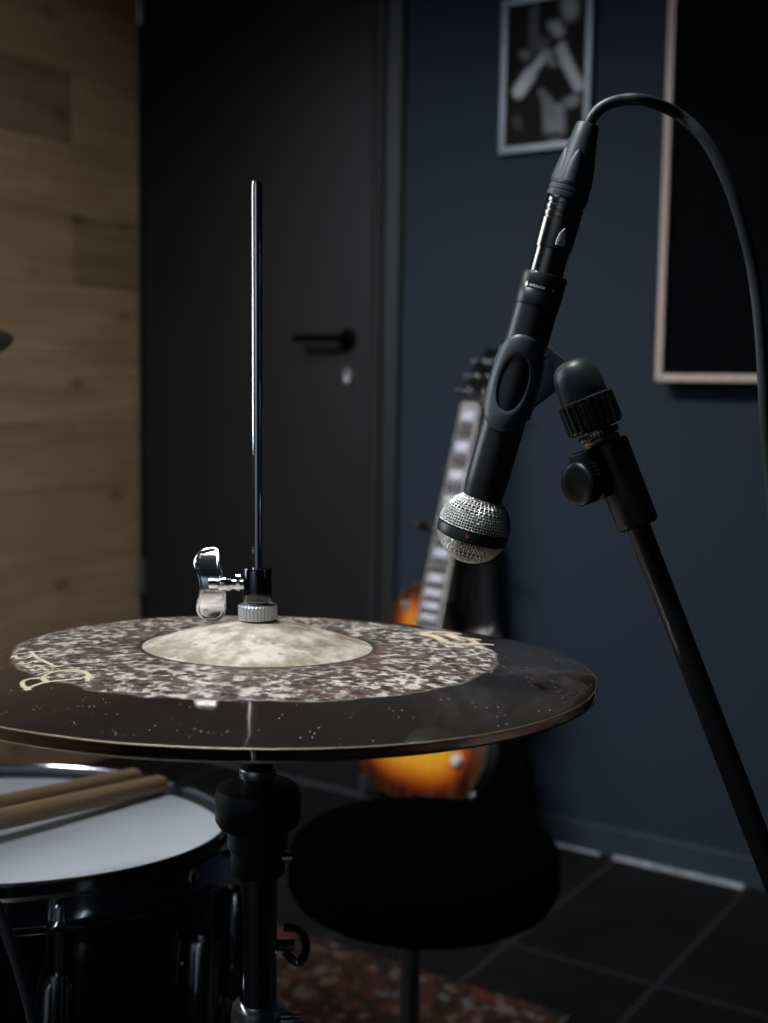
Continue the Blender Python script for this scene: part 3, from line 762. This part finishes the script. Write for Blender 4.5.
P = [(19 * k, 341 * k), (20.8 * k, 341.5 * k), (21.2 * k, 343 * k), (21.2 * k, 346 * k), (20.3 * k, 346.5 * k), (20.3 * k, 348 * k), (21 * k, 348.5 * k), (20.9 * k, 352 * k), (20 * k, 352.5 * k), (20 * k, 354 * k), (20.6 * k, 354.5 * k), (20.2 * k, 360 * k), (18.0 * k, 374 * k), (15.6 * k, 390 * k), (13.2 * k, 404 * k), (11.6 * k, 417 * k), (10.6 * k, 419 * k), (7 * k, 419.5 * k)]
bt = MB().lathe(P, 80).build('cable_boot', M['boot'], cbz, smooth=40)
for q in range(6):                            # raised petals of the boot
    a_ = ca_ + YS * (.35 + q * PI / 3)
    vs = []; fs = []; nz = 12
    for i in range(nz + 1):
        t = i / nz; z_ = (357 + 34 * t) * k; rad = 20.6 * k + (15.9 - 20.6) * k * t * (.82 + .18 * t)
        hw = .42 * math.sqrt(max(0, 1 - t ** 2.2)) + .01
        for s_ in (-1, -.5, 0, .5, 1):
            vs.append((( rad + (1.1 * k if abs(s_) < .9 else -.3 * k)) * math.cos(a_ + s_ * hw), (rad + (1.1 * k if abs(s_) < .9 else -.3 * k)) * math.sin(a_ + s_ * hw), z_))
    for i in range(nz):
        for j in range(4): o = i * 5 + j; fs.append((o, o + 1, o + 6, o + 5))
    MB().add(vs, fs).build('petal', M['boot'], bt, smooth=60)
def inv_mm(p): return MM.inverted() @ p
cp = [MM @ V((0, 0, 412 * k)), at(592, 117, .612), at(604, 106, .612), at(622, 100, .612), at(645, 100.5, .612), at(676, 113, .626), at(702, 136, .625), at(722, 170, .625), at(738, 212, .626), at(751, 262, .63), at(758, 310, .632), at(762, 360, .634), at(764.5, 410, .636), at(768, 455, .64), at(774, 520, .645), at(787, 610, .655), at(800, 760, .68), at(840, 1000, .74), at(900, 1300, .80)]
e = cp[-1]; cp += [V((e.x + .03, e.y + .05, .12)), V((e.x + .08, e.y + .10, .0035)), V((e.x + .25, e.y + .12, .0033)), V((e.x + .6, e.y - .1, .0033))]
MB().tube([inv_mm(p) for p in spline(cp, 10)], 5.9 * k, 14).build('cord', M['cord'], cbz, smooth=80)

def axial(z):                                # where along the mic a picture distance really lies
    t = z / k / 419.0
    if t <= .086: return z
    lam = t * .65 / (.612 + t * .038)
    return z + (lam - t) * 419.0 * k * min(1, (t - .086) / .03)
bpy.context.view_layer.update()
for top_o in (mc, cbz):
    for o in list(top_o.children):
        if o.name.startswith(('cord', 'grille', 'inner')): continue
        for p in [o] + list(o.children):
            if p.name.startswith('latch'): p.matrix_local = T(0, 0, axial(301 * k) - 301 * k) @ p.matrix_local
            else:
                for v_ in p.data.vertices: v_.co.z = axial(v_.co.z)

# ================================================================== MICROPHONE STAND
def P65(x_, y_, Z=.652): return at(x_, y_, Z)
ZB_ = .652; kk = ZB_ / FPX
tube0, tube1 = P65(628, 500), P65(760, 843)
TD = (tube0 - tube1).normalized()                    # up along the boom
hinge = tube1 - TD * .29
SX, SY = hinge.x + .035, hinge.y + .02
ms = thing('microphone_stand', 'black microphone stand whose boom rises from the lower right to the clip', 'microphone stand', T(SX, SY, 0))
im = ms.matrix_world.inverted()
def part(mb, name, mat, parent=None, smooth=40):
    o = mb.build(name, mat, None, smooth=smooth); o.parent = parent or ms; o.matrix_parent_inverse = im; return o
def sub(mb, name, mat, parent, smooth=40):
    o = mb.build(name, mat, None, smooth=smooth); o.parent = parent; return o
bm_ = part(MB().lathe([(12 * kk, 0), (12 * kk, (tube0 - hinge).length + .03)], 40, M=frame(hinge - TD * .03, TD, TOCAM)), 'boom_tube', M['black_metal'])
# end sleeve with its knob
s0, s1 = P65(638.5, 526), P65(606.5, 441.5)
SD = (s1 - s0).normalized(); SL = (s1 - s0).length
FS = frame(s0, SD, RT)
b = MB().lathe([(12 * kk, -.5 * kk), (18.5 * kk, 0), (20.8 * kk, 2 * kk), (21.2 * kk, 5 * kk), (20.8 * kk, SL - 4 * kk), (20.0 * kk, SL - 1.5 * kk), (18 * kk, SL), (8 * kk, SL)], 64, M=FS)
kc, kt = P65(604, 478), P65(583, 484)
KD = ((P65(577, 484.5) - P65(606, 477)).normalized() * .80 + TOCAM * .60).normalized()
kb = P65(612, 474)
b.box((0, 0, 0), (40 * kk, 30 * kk, 52 * kk), bev=5 * kk, M=frame(P65(599, 472), SD, KD))
sl = part(b, 'end_sleeve', M['black_metal'])
b = MB().lathe([(0, -8 * kk), (15 * kk, -8 * kk), (21.5 * kk, -6 * kk), (21.8 * kk, 5 * kk), (22.3 * kk, 6 * kk), (22.3 * kk, 9.0 * kk), (21.0 * kk, 11.0 * kk), (17 * kk, 12.3 * kk), (9 * kk, 13.2 * kk), (0, 13.5 * kk)], 120, M=frame(P65(584, 482.5, .640), KD, SD), knurl=30, kd=1.1 * kk, krange=(-6.5 * kk, 5.5 * kk))
sub(b, 'clamp_knob', M['black_metal'], sl)
# threaded stud, lock ring, nut
n0 = P65(601, 440.5); NA = ((P65(577, 381) - P65(598, 434))).normalized()
FN = frame(n0, NA, RT)
b = MB().lathe([(14 * kk, -4 * kk), (18.5 * kk, -3.0 * kk), (19 * kk, -2.4 * kk), (19 * kk, 2.2 * kk), (17.5 * kk, 3.2 * kk), (15 * kk, 3.4 * kk), (15 * kk, 14 * kk)], 64, M=FN)
part(b, 'threaded_stud', M['brass_screw'])
b = MB().lathe([(15 * kk, 3.6 * kk), (20.4 * kk, 3.8 * kk), (20.9 * kk, 5 * kk), (20.9 * kk, 9 * kk), (20.2 * kk, 10 * kk), (15 * kk, 10 * kk)], 120, M=FN, knurl=40, kd=.8 * kk, krange=(4 * kk, 9.5 * kk))
part(b, 'lock_ring', M['dark_chrome'])
cp_ = MB().lathe([(16 * kk, 11.5 * kk), (25 * kk, 12 * kk), (27.8 * kk, 14 * kk), (28.6 * kk, 17 * kk), (28.6 * kk, 41 * kk), (28 * kk, 44 * kk), (24 * kk, 45.5 * kk), (18 * kk, 45.5 * kk)], 132, M=FN, knurl=22, kd=2.2 * kk, krange=(16.5 * kk, 41.5 * kk))
part(cp_, 'knurled_nut', M['black_plastic'], smooth=18)
# clip: swivel dome, ear, cradle with an oval opening
clp = MB()
clp.lathe([(15 * kk, 44 * kk), (23.8 * kk, 44.5 * kk), (24.2 * kk, 47 * kk), (24 * kk, 60 * kk), (22.6 * kk, 70 * kk), (20.0 * kk, 77.5 * kk), (15 * kk, 83 * kk), (8 * kk, 85.6 * kk), (0, 86 * kk)], 64, M=FN)
dome = part(clp, 'clip_swivel', M['rubber'])
pv = FN @ V((0, 0, 66 * kk))
pvl = MM.inverted() @ pv                                # in the microphone's own frame
# cradle: a sleeve round the handle, wider towards the camera-left cheek
cr = MB(); tz = 156 * k
na, nz = 72, 40
def half_height(phi): # phi: angle from the camera-facing cheek
    c_ = abs(phi) / PI
    return (49.5 * math.sqrt(max(.10, 1 - (abs(phi) / 1.75) ** 2.0)) if abs(phi) < 1.66 else 49.5 * math.sqrt(.10)) * k
vs = []; fs = []; mask = []
rin, rout = 22.6 * k, 26.0 * k
CH = .20                                               # cheek faces the camera, a little to the left
def ring(phi, z_, r_):
    a_ = math.atan2(YS, 0) ; an = a_ + YS * (CH + phi)
    return (r_ * math.cos(an), r_ * math.sin(an), tz + z_)
# cheek grid in polar form about the oval hole: hole -> rim
hw, hh = 17.5 * k, 29 * k          # hole half sizes (arc length, axial)
NP, NR = 96, 10
def cheek(r_in, r_out):
    vs = []; 
    for layer in (r_out, r_in):
        for j in range(NR + 1):
            t = j / NR
            for i in range(NP):
                a_ = 2 * PI * i / NP
                ux, uz = math.cos(a_), math.sin(a_)
                ow, oh = 1.48 * r_out, 49.5 * k
                X = (hw * (1 - t) + ow * t) * ux; Z_ = (hh * (1 - t) + oh * t) * uz
                lift = 0
                if layer == r_out: lift = -1.0 * k if (j == 0 or j == NR) else (1.1 * k * math.sin(PI * min(1, t)))
                vs.append(ring(X / r_out, Z_, layer + lift))
    fs = []
    n_ = NP; off = (NR + 1) * NP
    for j in range(NR):
        for i in range(NP):
            a_, b_ = j * n_ + i, j * n_ + (i + 1) % n_
            fs.append((a_, b_, b_ + n_, a_ + n_)); fs.append((off + a_, off + a_ + n_, off + b_ + n_, off + b_))
    for i in range(NP):
        i2 = (i + 1) % NP; fs.append((i, off + i, off + i2, i2)); o = NR * NP; fs.append((o + i, o + i2, off + o + i2, off + o + i))
    return vs, fs
cv, cf = cheek(rin, rout)
cr.add(cv, cf, M=MM)
# back of the sleeve
vs = []; fs = []
phs = [1.15 + (2 * PI - 2.3) * i / 40 for i in range(41)]
for layer in (26.0 * k, rin):
    for ph_ in phs:
        for s_ in (-1, -.6, 0, .6, 1): vs.append(ring(ph_, s_ * 33 * k, layer - (.6 * k if abs(s_) == 1 and layer > rin else 0)))
off = len(phs) * 5
for i in range(len(phs) - 1):
    for j in range(4):
        o = i * 5 + j; fs.append((o, o + 1, o + 6, o + 5)); fs.append((off + o, off + o + 5, off + o + 6, off + o + 1))
    fs.append((i * 5, off + i * 5, off + i * 5 + 5, i * 5 + 5)); fs.append((i * 5 + 4, i * 5 + 9, off + i * 5 + 9, off + i * 5 + 4))
cr.add(vs, fs, M=MM)
# ear that runs from the sleeve to the swivel: a tapering web
ex, ez = pvl.x, pvl.z
web = [(19 * k, tz - 30 * k), (24 * k, tz - 34 * k), (ex - 14 * k, ez - 15 * k), (ex + 2 * k, ez - 10 * k), (ex + 4 * k, ez + 9 * k), (ex - 10 * k, ez + 13 * k), (25 * k, tz + 46 * k), (19 * k, tz + 44 * k)]
mat_web = MM @ Matrix(((1, 0, 0, 0), (0, 0, -1, 0), (0, 1, 0, 0), (0, 0, 0, 1)))
wz = -pvl.y + YS * 12 * k
cr.prism(web, wz - 8 * k, wz + 8 * k, bev=2.2 * k, M=mat_web)
sub(cr, 'clip_cradle', M['rubber'], dome, smooth=50)
# upright, joint and base, right of the picture
part(MB().lathe([(.0105, .02), (.0105, hinge.z - .01)], 32, M=T(SX, SY, 0)), 'upright_tube', M['black_metal'])
part(MB().lathe([(0, 0), (.125, .0005), (.128, .006), (.124, .016), (.03, .026), (.016, .034), (.0105, .034)], 64, M=T(SX, SY, 0)), 'round_base', M['black_metal'])
b = MB().lathe([(0, -.022), (.017, -.022), (.018, -.020), (.018, .020), (.017, .022), (0, .022)], 32, M=frame(hinge.lerp(V((SX, SY, hinge.z)), .5), V((SX, SY, hinge.z)) - hinge))
b.box((0, 0, -.012), (.030, .030, .040), bev=.004, M=T(SX, SY, hinge.z))
part(b, 'boom_joint', M['black_metal'])

# ================================================================== GUITAR ON ITS STAND
G0, G1 = at(399, 799, 2.48), at(477, 400, 2.56)
GV = (G1 - G0).normalized()
gx = V((math.cos(.16), -math.sin(.16), 0)); gx = (gx - GV * gx.dot(GV)).normalized()
gn = gx.cross(GV).normalized()                         # towards the room?
if gn.y > 0: gn = -gn
MG = Matrix(((gx.x, GV.x, -gn.x if False else gn.x, G0.x), (gx.y, GV.y, gn.y, G0.y), (gx.z, GV.z, gn.z, G0.z), (0, 0, 0, 1)))
gt = thing('electric_guitar', 'sunburst electric guitar with block inlays leaning near the navy wall', 'guitar', MG)
oc = [(0, 0), (.075, .008), (.130, .040), (.158, .095), (.160, .140), (.142, .195), (.116, .240), (.108, .265), (.116, .295), (.124, .325), (.118, .352), (.100, .364), (.080, .358), (.062, .342), (.046, .334), (.030, .338), (.012, .352),
      (-.016, .410), (-.060, .430), (-.100, .424), (-.132, .392), (-.140, .350), (-.128, .305), (-.114, .265), (-.122, .230), (-.148, .185), (-.164, .130), (-.160, .085), (-.130, .035), (-.075, .007)]
def smooth_loop(P, n=5, hard=()):
    pts = [V((a_, b_, 0)) for a_, b_ in P]; N = len(pts); out = []
    for i in range(N):
        if i in hard: out.append(pts[i]); continue
        a_, b_, c_, d_ = pts[i - 1], pts[i], pts[(i + 1) % N], pts[(i + 2) % N]
        for q in range(n):
            t = q / n; out.append(.5 * ((2 * b_) + (c_ - a_) * t + (2 * a_ - 5 * b_ + 4 * c_ - d_) * t * t + (3 * b_ - a_ - 3 * c_ + d_) * t ** 3))
    return [(p.x, p.y) for p in out]
oc = [(a_ + (.020 if not (abs(a_) < .031 and b_ > .3) else 0), b_) for a_, b_ in oc]
ol = smooth_loop(oc, 5, hard=(15, 16))
def inset_dist(p):
    return min(math.hypot(p[0] - q[0], p[1] - q[1]) for q in ol)
m = NT('mahogany_back'); m.set(color=m.mix(m.noise(1, 4, vec=m.mapping(scale=(30, 3, 30))), (.06, .055, .050), (.085, .078, .072)), rough=.3, coat=.3); M['mahogany'] = m.mat
m = NT('sunburst_top'); at_ = m.attr('burst')['Fac']
grn = m.noise(1, 4, vec=m.mapping(scale=(70, 3, 1)))
c = m.ramp(at_, [(0, (.006, .003, .003)), (.15, (.020, .003, .002)), (.24, (.14, .018, .003)), (.36, (.36, .085, .006)), (.52, (.52, .22, .012)), (.75, (.58, .30, .020))])
c = m.mix(m.math('MULTIPLY', m.ss(grn, .4, .7), .25), c, (.25, .07, .01), 'MIX')
m.set(color=c, rough=.22, coat=.6, coatrough=.08); M['burst'] = m.mat
b = MB().prism(ol, -.046, -.003)
body = b.build('body', M['mahogany'], gt, smooth=40)
# carved top: rings from the rim inwards to a centre line
cx_ = [(0, .05 + .30 * t) for t in (0,)]
vs = []; fs = []; N = len(ol); NRG = 14; bur = []
for j in range(NRG + 1):
    t = j / NRG
    for (x_, y_) in ol:
        cxp, cyp = (max(-.035, min(.03, x_ * .25)), max(.12, min(.33, y_)) if True else .2)
        cyp = .12 + (cyp - .12) * .9
        X, Y = x_ + (cxp - x_) * t, y_ + (cyp - y_) * t
        if (X > .03 and Y > .36 and False): pass
        vs.append((X, Y, -.003 + .012 * math.sin(min(1, t * 1.5) * PI / 2))); bur.append(min(1, inset_dist((X, Y)) / .145))
for j in range(NRG):
    for i in range(N): fs.append((j * N + i, j * N + (i + 1) % N, (j + 1) * N + (i + 1) % N, (j + 1) * N + i))
fs.append(tuple(NRG * N + i for i in range(N)))
top = MB().add(vs, fs).build('carved_top', M['burst'], body, smooth=60)
fa = top.data.attributes.new('burst', 'FLOAT', 'POINT')
for i, v_ in enumerate(bur): fa.data[i].value = v_
tag(top, 'amber sunburst top with dark red rim')
M['dark_binding'] = plain('aged_binding', (.10, .09, .07), .4)
M['cream'] = plain('cream_plastic', (.42, .40, .34), .4)
MB().tube([(x_, y_, -.005) for x_, y_ in ol], .0013, 8, closed=True).build('binding', M['dark_binding'], body, smooth=80)
NT_ = .800
def fw(v): return .0215 + (.0285 - .0215) * (NT_ - v) / .46    # half width of the neck
nk = MB()
vs = []; fs = []
prf = [(math.cos(PI + PI * i / 10), math.sin(PI + PI * i / 10)) for i in range(11)]
st_v = [.34 + (NT_ - .34) * i / 12 for i in range(13)]
for v_ in st_v:
    for (a_, b_) in prf: vs.append((fw(v_) * a_, v_, .012 + .020 * b_))
for i in range(12):
    for j in range(10): fs.append((i * 11 + j, i * 11 + j + 1, (i + 1) * 11 + j + 1, (i + 1) * 11 + j))
    fs.append((i * 11 + 10, i * 11, (i + 1) * 11, (i + 1) * 11 + 10))
fs += [tuple(range(11)), tuple(12 * 11 + j for j in range(11))[::-1]]
nk.add(vs, fs)
M['neck'] = plain('pale_neck', (.17, .165, .125), .4)
neck = nk.build('neck', M['neck'], gt, smooth=50)
M['rosewood'] = plain('rosewood', (.034, .022, .018), .85, spec=.1, var=.3, vs=60)
fbp = [(-fw(.34), .34), (fw(.34), .34), (fw(NT_), NT_), (-fw(NT_), NT_)]
fbd = MB().prism(fbp, .0118, .0185).build('fretboard', M['rosewood'], neck, smooth=0)
b = MB()
for s_ in (-1, 1): b.tube([(s_ * (fw(.34) + .0005), .34, .0160), (s_ * (fw(NT_) + .0005), NT_, .0160)], .0022, 6)
b.build('neck_binding', M['cream'], neck)
def fret(n_): return NT_ - .628 * (1 - 2 ** (-n_ / 12))
for n_ in range(1, 23): v_ = fret(n_); MB().tube([(-fw(v_), v_, .0187), (fw(v_), v_, .0187)], .0007, 6).build('fret', M['satin_steel'], fbd)
M['pearl'] = plain('pearl_inlay', (.40, .40, .44), .6, spec=.2, var=.2, vs=80)
for n_ in (1, 3, 5, 7, 9, 12, 15, 17, 19, 21):
    va, vb = fret(n_ - 1), fret(n_); cv_ = (va + vb) / 2; hh_ = (va - vb) * .27 + .0015
    MB().box((0, cv_, .0186), (fw(cv_) * 1.45, hh_ * 2, .0006)).build('inlay', M['pearl'], fbd, smooth=0)
MB().box((0, NT_ + .002, .0185), (.043, .005, .006), bev=.001).build('nut', M['cream'], neck)
hd = MB()
ho = [(-.020, 0), (.020, 0), (.034, .020), (.034, .040), (.028, .085), (.022, .125), (.014, .138), (0, .132), (-.010, .140), (-.018, .134), (-.024, .115), (-.030, .080), (-.036, .036), (-.034, .020)]
Mh = T(0, NT_ + .004, .015) @ RX(-math.radians(14))
hs = MB().prism(ho, -.015, 0, bev=.002, M=Mh).build('headstock', M['drum'], gt)
for s_ in (-1, 1):
    for v_, du in ((.035, 0), (.070, -.006), (.105, -.012)):
        b = MB().lathe([(.0055, 0), (.0055, .003), (.003, .004), (.003, .016), (.0034, .018), (0, .0185)], 16, M=Mh @ T(s_ * (.020 + du), v_, 0))
        b.tube([Mh @ V((s_ * (.028 + du), v_, -.008)), Mh @ V((s_ * (.044 + du), v_, -.008))], .003, 8)
        b.lathe([(.0, -.006), (.006, -.005), (.0085, 0), (.006, .005), (0, .006)], 16, M=Mh @ T(s_ * (.050 + du), v_, -.008) @ RY(PI / 2) @ Matrix.Diagonal((1, .6, 1.3, 1)))
        b.build('tuner', M['dark_chrome'], hs)
for (v_) in (.295, .205):
    pk = MB().box((0, v_, .0125), (.092, .044, .010), bev=.002).build('pickup_ring', M['cream'], gt)
    MB().box((0, v_, .0165), (.070, .037, .007), bev=.003).build('pickup_cover', M['chrome'], pk)
MB().box((0, .172, .0175), (.088, .016, .012), bev=.004).build('bridge', M['chrome'], gt)
MB().box((0, .130, .0150), (.095, .018, .012), bev=.006).build('tailpiece', M['chrome'], gt)
for (x_, y_) in ((.128, .104), (.142, .150), (.098, .158), (.118, .196)):
    MB().lathe([(.0125, 0), (.0125, .003), (.011, .012), (.008, .0145), (0, .015)], 24, M=T(x_, y_, .003)).build('control_knob', M['amber'] if 'amber' in M else plain('pale_knob', (.45, .42, .36), .3), gt)
ps_ = MB().lathe([(.0125, .0), (.0125, .002), (.007, .0028), (.007, 0)], 32, M=T(-.072, .378, .0045)).build('selector_ring', M['dark_binding'], gt)
MB().tube([(-.072, .378, .006), (-.070, .384, .020)], .0028, 8).build('selector_switch', M['cream'], ps_)
MB().prism([(.031, .335), (.060, .300), (.085, .20), (.080, .17), (.047, .17), (.047, .33)], .017, .0195, bev=.0006).build('pickguard', M['cream'], gt)
MB().lathe([(.004, 0), (.003, .004), (.007, .010), (.007, .012), (0, .013)], 16, M=frame((.128, .361, -.022), (.5, 1, 0))).build('strap_button', M['satin_steel'], gt)
MB().lathe([(.010, 0), (.010, .002), (.006, .006), (.003, .006)], 16, M=frame((.158, .045, -.022), (.8, -.6, 0))).build('jack', M['satin_steel'], gt)
for i in range(6):
    u = (i - 2.5) / 2.5; b = MB().tube([(u * .026, .130, .021), (u * .0255, .172, .0240), (u * .0175, NT_ + .002, .0205), (u * .0185, NT_ + .03, .010)], .0003, 5)
    b.build('string', M['satin_steel'], gt)

# stand for the guitar
gs = thing('guitar_stand', 'black tubular guitar stand holding the sunburst guitar, yoke behind its neck', 'guitar stand', T(G0.x, G0.y + .10, 0))
ig = gs.matrix_world.inverted()
yk = MG @ V((-.055, .548, -.006))
ctr = MG @ V((0, .548, -.030))
def gp(p): return ig @ V(p)
top_ = V((ctr.x + .003, ctr.y + .012, ctr.z))
MB().tube([gp((G0.x + .01, G0.y + .115, .10)), gp(top_)], .0095, 12).build('upright', M['black_metal'], gs)
b = MB(); b.tube([gp(MG @ V((-.088, .548, -.028))), gp(MG @ V((.042, .548, -.028)))], .0085, 12)
b.tube([gp(MG @ V((.046, .548, -.028))), gp(MG @ V((.046, .548, .010)))], .0085, 12)
b.tube([gp(MG @ V((-.086, .548, -.028))), gp(MG @ V((-.086, .552, .012)))], .0085, 12)
b.build('neck_yoke', M['felt'], gs)
for s_ in (-1, 1):
    a1 = MG @ V((s_ * .085, -.010, -.060)); a2 = MG @ V((s_ * .085, -.004, .012)); a3 = MG @ V((s_ * .085, .025, .022))
    hub = V((G0.x + .01, G0.y + .115, .15))
    b = MB().tube([gp(hub), gp(hub.lerp(a1, .7)), gp(a1), gp(a2), gp(a3)], .0075, 10); b.build('cradle_arm', M['felt'], gs)
for a in (35, 145, 270):
    aa = math.radians(a); b = MB().tube([gp((G0.x + .01, G0.y + .115, .16)), gp((G0.x + .01 + .17 * math.cos(aa), G0.y + .10 + (.05 if a < 200 else .22) * math.sin(aa), .010))], .0085, 10)
    lg = b.build('leg', M['black_metal'], gs)
    MB().lathe([(0, 0), (.011, .0004), (.012, .010), (.009, .020), (0, .021)], 14, M=T(.01 + .17 * math.cos(aa), (.05 if a < 200 else .22) * math.sin(aa), 0)).build('rubber_foot', M['black_plastic'], lg)

# soft black case leaning on the wall behind the guitar
bo0, bo1 = V((-1.240, 2.240, 0)), V((-1.268, 2.290, .67))
gv = (bo1 - bo0).normalized(); gxx = (V((1, 0, 0)) - gv * gv.x).normalized(); gnn = gxx.cross(gv)
Mg = Matrix(((gxx.x, gv.x, gnn.x, bo0.x), (gxx.y, gv.y, gnn.y, bo0.y), (gxx.z, gv.z, gnn.z, bo0.z), (0, 0, 0, 1)))
gb = thing('gig_bag', 'soft black instrument bag leaning on the wall behind the sunburst guitar', 'instrument bag', Mg)
ob = smooth_loop([(-.09, .004), (.09, .004), (.125, .03), (.135, .11), (.125, .19), (.105, .27), (.090, .34), (.078, .40), (.062, .50), (.058, .60), (.050, .655), (0, .668), (-.050, .655), (-.058, .60), (-.062, .50), (-.078, .40), (-.090, .34), (-.105, .27), (-.125, .19), (-.135, .11), (-.125, .03)], 4)
bg = MB().prism(ob, -.028, .028, bev=.016, seg=4).build('bag', M['gig'], gb, smooth=60)
MB().tube([(x_, y_, .010) for x_, y_ in ob], .0025, 6, closed=True).build('zip', M['black_plastic'], bg)
for x_ in (-.022, .018): MB().tube([(x_ * 1.5, .20, .0295), (x_ * 1.1, .40, .0295), (x_, .640, .0295)], .0035, 8).build('seam', M['black_plastic'], bg)
MB().prism(smooth_loop([(-.09, .05), (.09, .05), (.105, .12), (.08, .22), (0, .25), (-.08, .22), (-.105, .12)], 4), .0282, .044, bev=.010, seg=3).build('pocket', M['gig'], bg, smooth=60)

# ================================================================== CRASH CYMBAL AT THE LEFT EDGE
CC = at(-193, 357, 1.30)
CNn = (UP + FH * -.22 + R0 * -.06).normalized()
cs = thing('crash_cymbal', 'dark crash cymbal whose tip enters at the left edge before the plank wall', 'cymbal', frame(CC, CNn, R0))
disc_mesh(1, False, R=.2075, rb=.06, zf=lambda r_: .026 * (1 - ((r_ - .06) / .1475) ** 1.2), nr=30, na=200).build('bow', [M['crash'] if 'crash' in M else plain('crash_bronze', (.12, .105, .085), .3, 1, var=.2, vs=40), M['cymbal']], cs, smooth=50)
MB().lathe(bell_prof(1, .0011, .06, .026, .046), 64, cap=False).build('bell', M['cymbal'], cs, smooth=60)
FC = frame(CC, CNn, R0)
foot = V((CC.x - .06, CC.y + .04, 0))
cst = thing('cymbal_stand', 'chrome tripod stand carrying the crash cymbal at the left edge', 'cymbal stand', T(foot.x, foot.y, .0085))
bpy.context.view_layer.update()
ic = cst.matrix_world.inverted(); c0 = FC @ V((0, 0, .015))
MB().tube([ic @ (FC @ V((0, 0, .080))), ic @ c0, ic @ (FC @ V((0, 0, -.05))), V((0, 0, .88))], .0038, 12).build('tilter_rod', M['chrome'], cst)
MB().lathe([(.0042, .0470), (.018, .0470), (.018, .058), (.003, .058)], 24, M=ic @ FC).build('felt_washer', M['felt'], cst)
MB().lathe([(.003, .020), (.018, .020), (.018, .0395), (.003, .0400)], 24, M=ic @ FC).build('seat_washer', M['felt'], cst)
MB().lathe([(.0125, .10), (.0125, .60), (.0095, .602), (.0095, .89), (.003, .892)], 24).build('tube', M['chrome'], cst)
for a in (90, 210, 330):
    aa = math.radians(a); lg = MB().tube([(.013 * math.cos(aa), .013 * math.sin(aa), .38), (.26 * math.cos(aa), .26 * math.sin(aa), .015)], .008, 10).build('leg', M['chrome'], cst)
    MB().lathe([(0, 0.0002), (.012, .0006), (.013, .012), (.010, .024), (0, .025)], 14, M=T(.262 * math.cos(aa), .262 * math.sin(aa), 0)).build('rubber_foot', M['black_plastic'], lg)

# black cable hanging before the snare drum at the lower left
cq = [at(-60, 850, .66), at(-20, 880, .66), at(4, 925, .66), at(20, 970, .662), at(34, 1023, .665), at(52, 1120, .67), at(70, 1300, .70)]
e = cq[-1]; cq = [V((cq[0].x - .10, cq[0].y - .10, .003 + cq[0].z * .55)), ] + cq + [V((e.x, e.y, .10)), V((e.x + .03, e.y - .05, .0115)), V((e.x + .05, e.y - .25, .0115))]
s0_ = cq[0]; cq = [V((s0_.x - .16, s0_.y - .30, .0117)), V((s0_.x - .08, s0_.y - .08, .10))] + cq
o = MB().tube(spline(cq, 10), .0034, 12).build('black_cable', M['grey_cord'], smooth=80)
tag(o, 'thin black cable hanging in front of the snare drum at lower left', 'cable')

# ================================================================== LIGHT
def area(name, loc, target, power, size, color, spread=180, size_y=None):
    l = bpy.data.lights.new(name, 'AREA'); l.shape = 'RECTANGLE' if size_y else 'DISK'; l.size = size; l.energy = power; l.color = color; l.spread = math.radians(spread)
    if size_y: l.size_y = size_y
    o = bpy.data.objects.new(name, l); COL.objects.link(o); o.location = loc
    o.rotation_euler = (V(target) - V(loc)).to_track_quat('-Z', 'Y').to_euler(); return o
area('wall_washer', (-1.45, .15, 2.35), (-1.15, 1.95, .55), 12.8, 1.3, (.90, .94, 1), 60, .2)
area('kit_lamp', (-.72, .46, 2.5), (-.36, .55, .8), 1.15, .45, (.96, .98, 1), 28)
area('mic_fill', (-1.15, -.35, 2.45), (-.36, .60, .97), 1.1, .25, (.88, .94, 1), 26)  # added narrow fill that brightens the microphone, no known fixture
area('front_wall_fill', (-.3, -1.3, 2.5), (-.3, -2.2, 1.2), 14, .3, (.90, .95, 1), 110)  # unseen fill added to brighten the front wall for reflections in the chrome
area('plank_fill', (-.2, .9, 2.4), (-2.28, 1.9, .66), 3.5, .25, (1, .95, .88), 56)  # added spot from the right to lift the plank wall, not a known lamp
# a window in the left wall, out of the picture: frame, bars and bright daylight pane
m = NT('window_daylight'); m.t.nodes.remove(m.b)
em = m.t.nodes.new('ShaderNodeEmission'); em.inputs[0].default_value = (.80, .90, 1, 1); em.inputs[1].default_value = 7.0; m.L(em.outputs[0], m.out.inputs[0])
wn = structure(MB().box((XL + .012, .12, 1.53), (.006, .86, 1.12)).build('window_1', m.mat, smooth=0))
b = MB()
for (y_, z_, sy, sz) in ((.12, 2.115, .98, .06), (.12, .945, .98, .06), (-.34, 1.53, .06, 1.12), (.58, 1.53, .06, 1.12), (.12, 1.53, .035, 1.12)): b.box((XL + .022, y_, z_), (.04, sy, sz), bev=.004)
b.build('window_frame', M['door_edge'], wn)
wd = bpy.data.worlds.new('room_air'); wd.use_nodes = True; wd.node_tree.nodes['Background'].inputs[0].default_value = (.02, .022, .026, 1); S.world = wd

# ================================================================== CAMERA
cd = bpy.data.cameras.new('camera'); cam = bpy.data.objects.new('camera', cd); COL.objects.link(cam)
cam.matrix_world = Matrix(((RT.x, UV.x, -FWD.x, CAM.x), (RT.y, UV.y, -FWD.y, CAM.y), (RT.z, UV.z, -FWD.z, CAM.z), (0, 0, 0, 1)))
cd.sensor_fit = 'HORIZONTAL'; cd.sensor_width = 24; cd.lens = 24 * FPX / IW; cd.clip_start = .02
cd.dof.use_dof = True; cd.dof.focus_distance = .655; cd.dof.aperture_fstop = 7.0
S.camera = cam
vs_ = S.view_settings
vs_.view_transform = 'Standard'; vs_.look = 'None'; vs_.exposure = 0; vs_.gamma = 1; vs_.use_curve_mapping = False
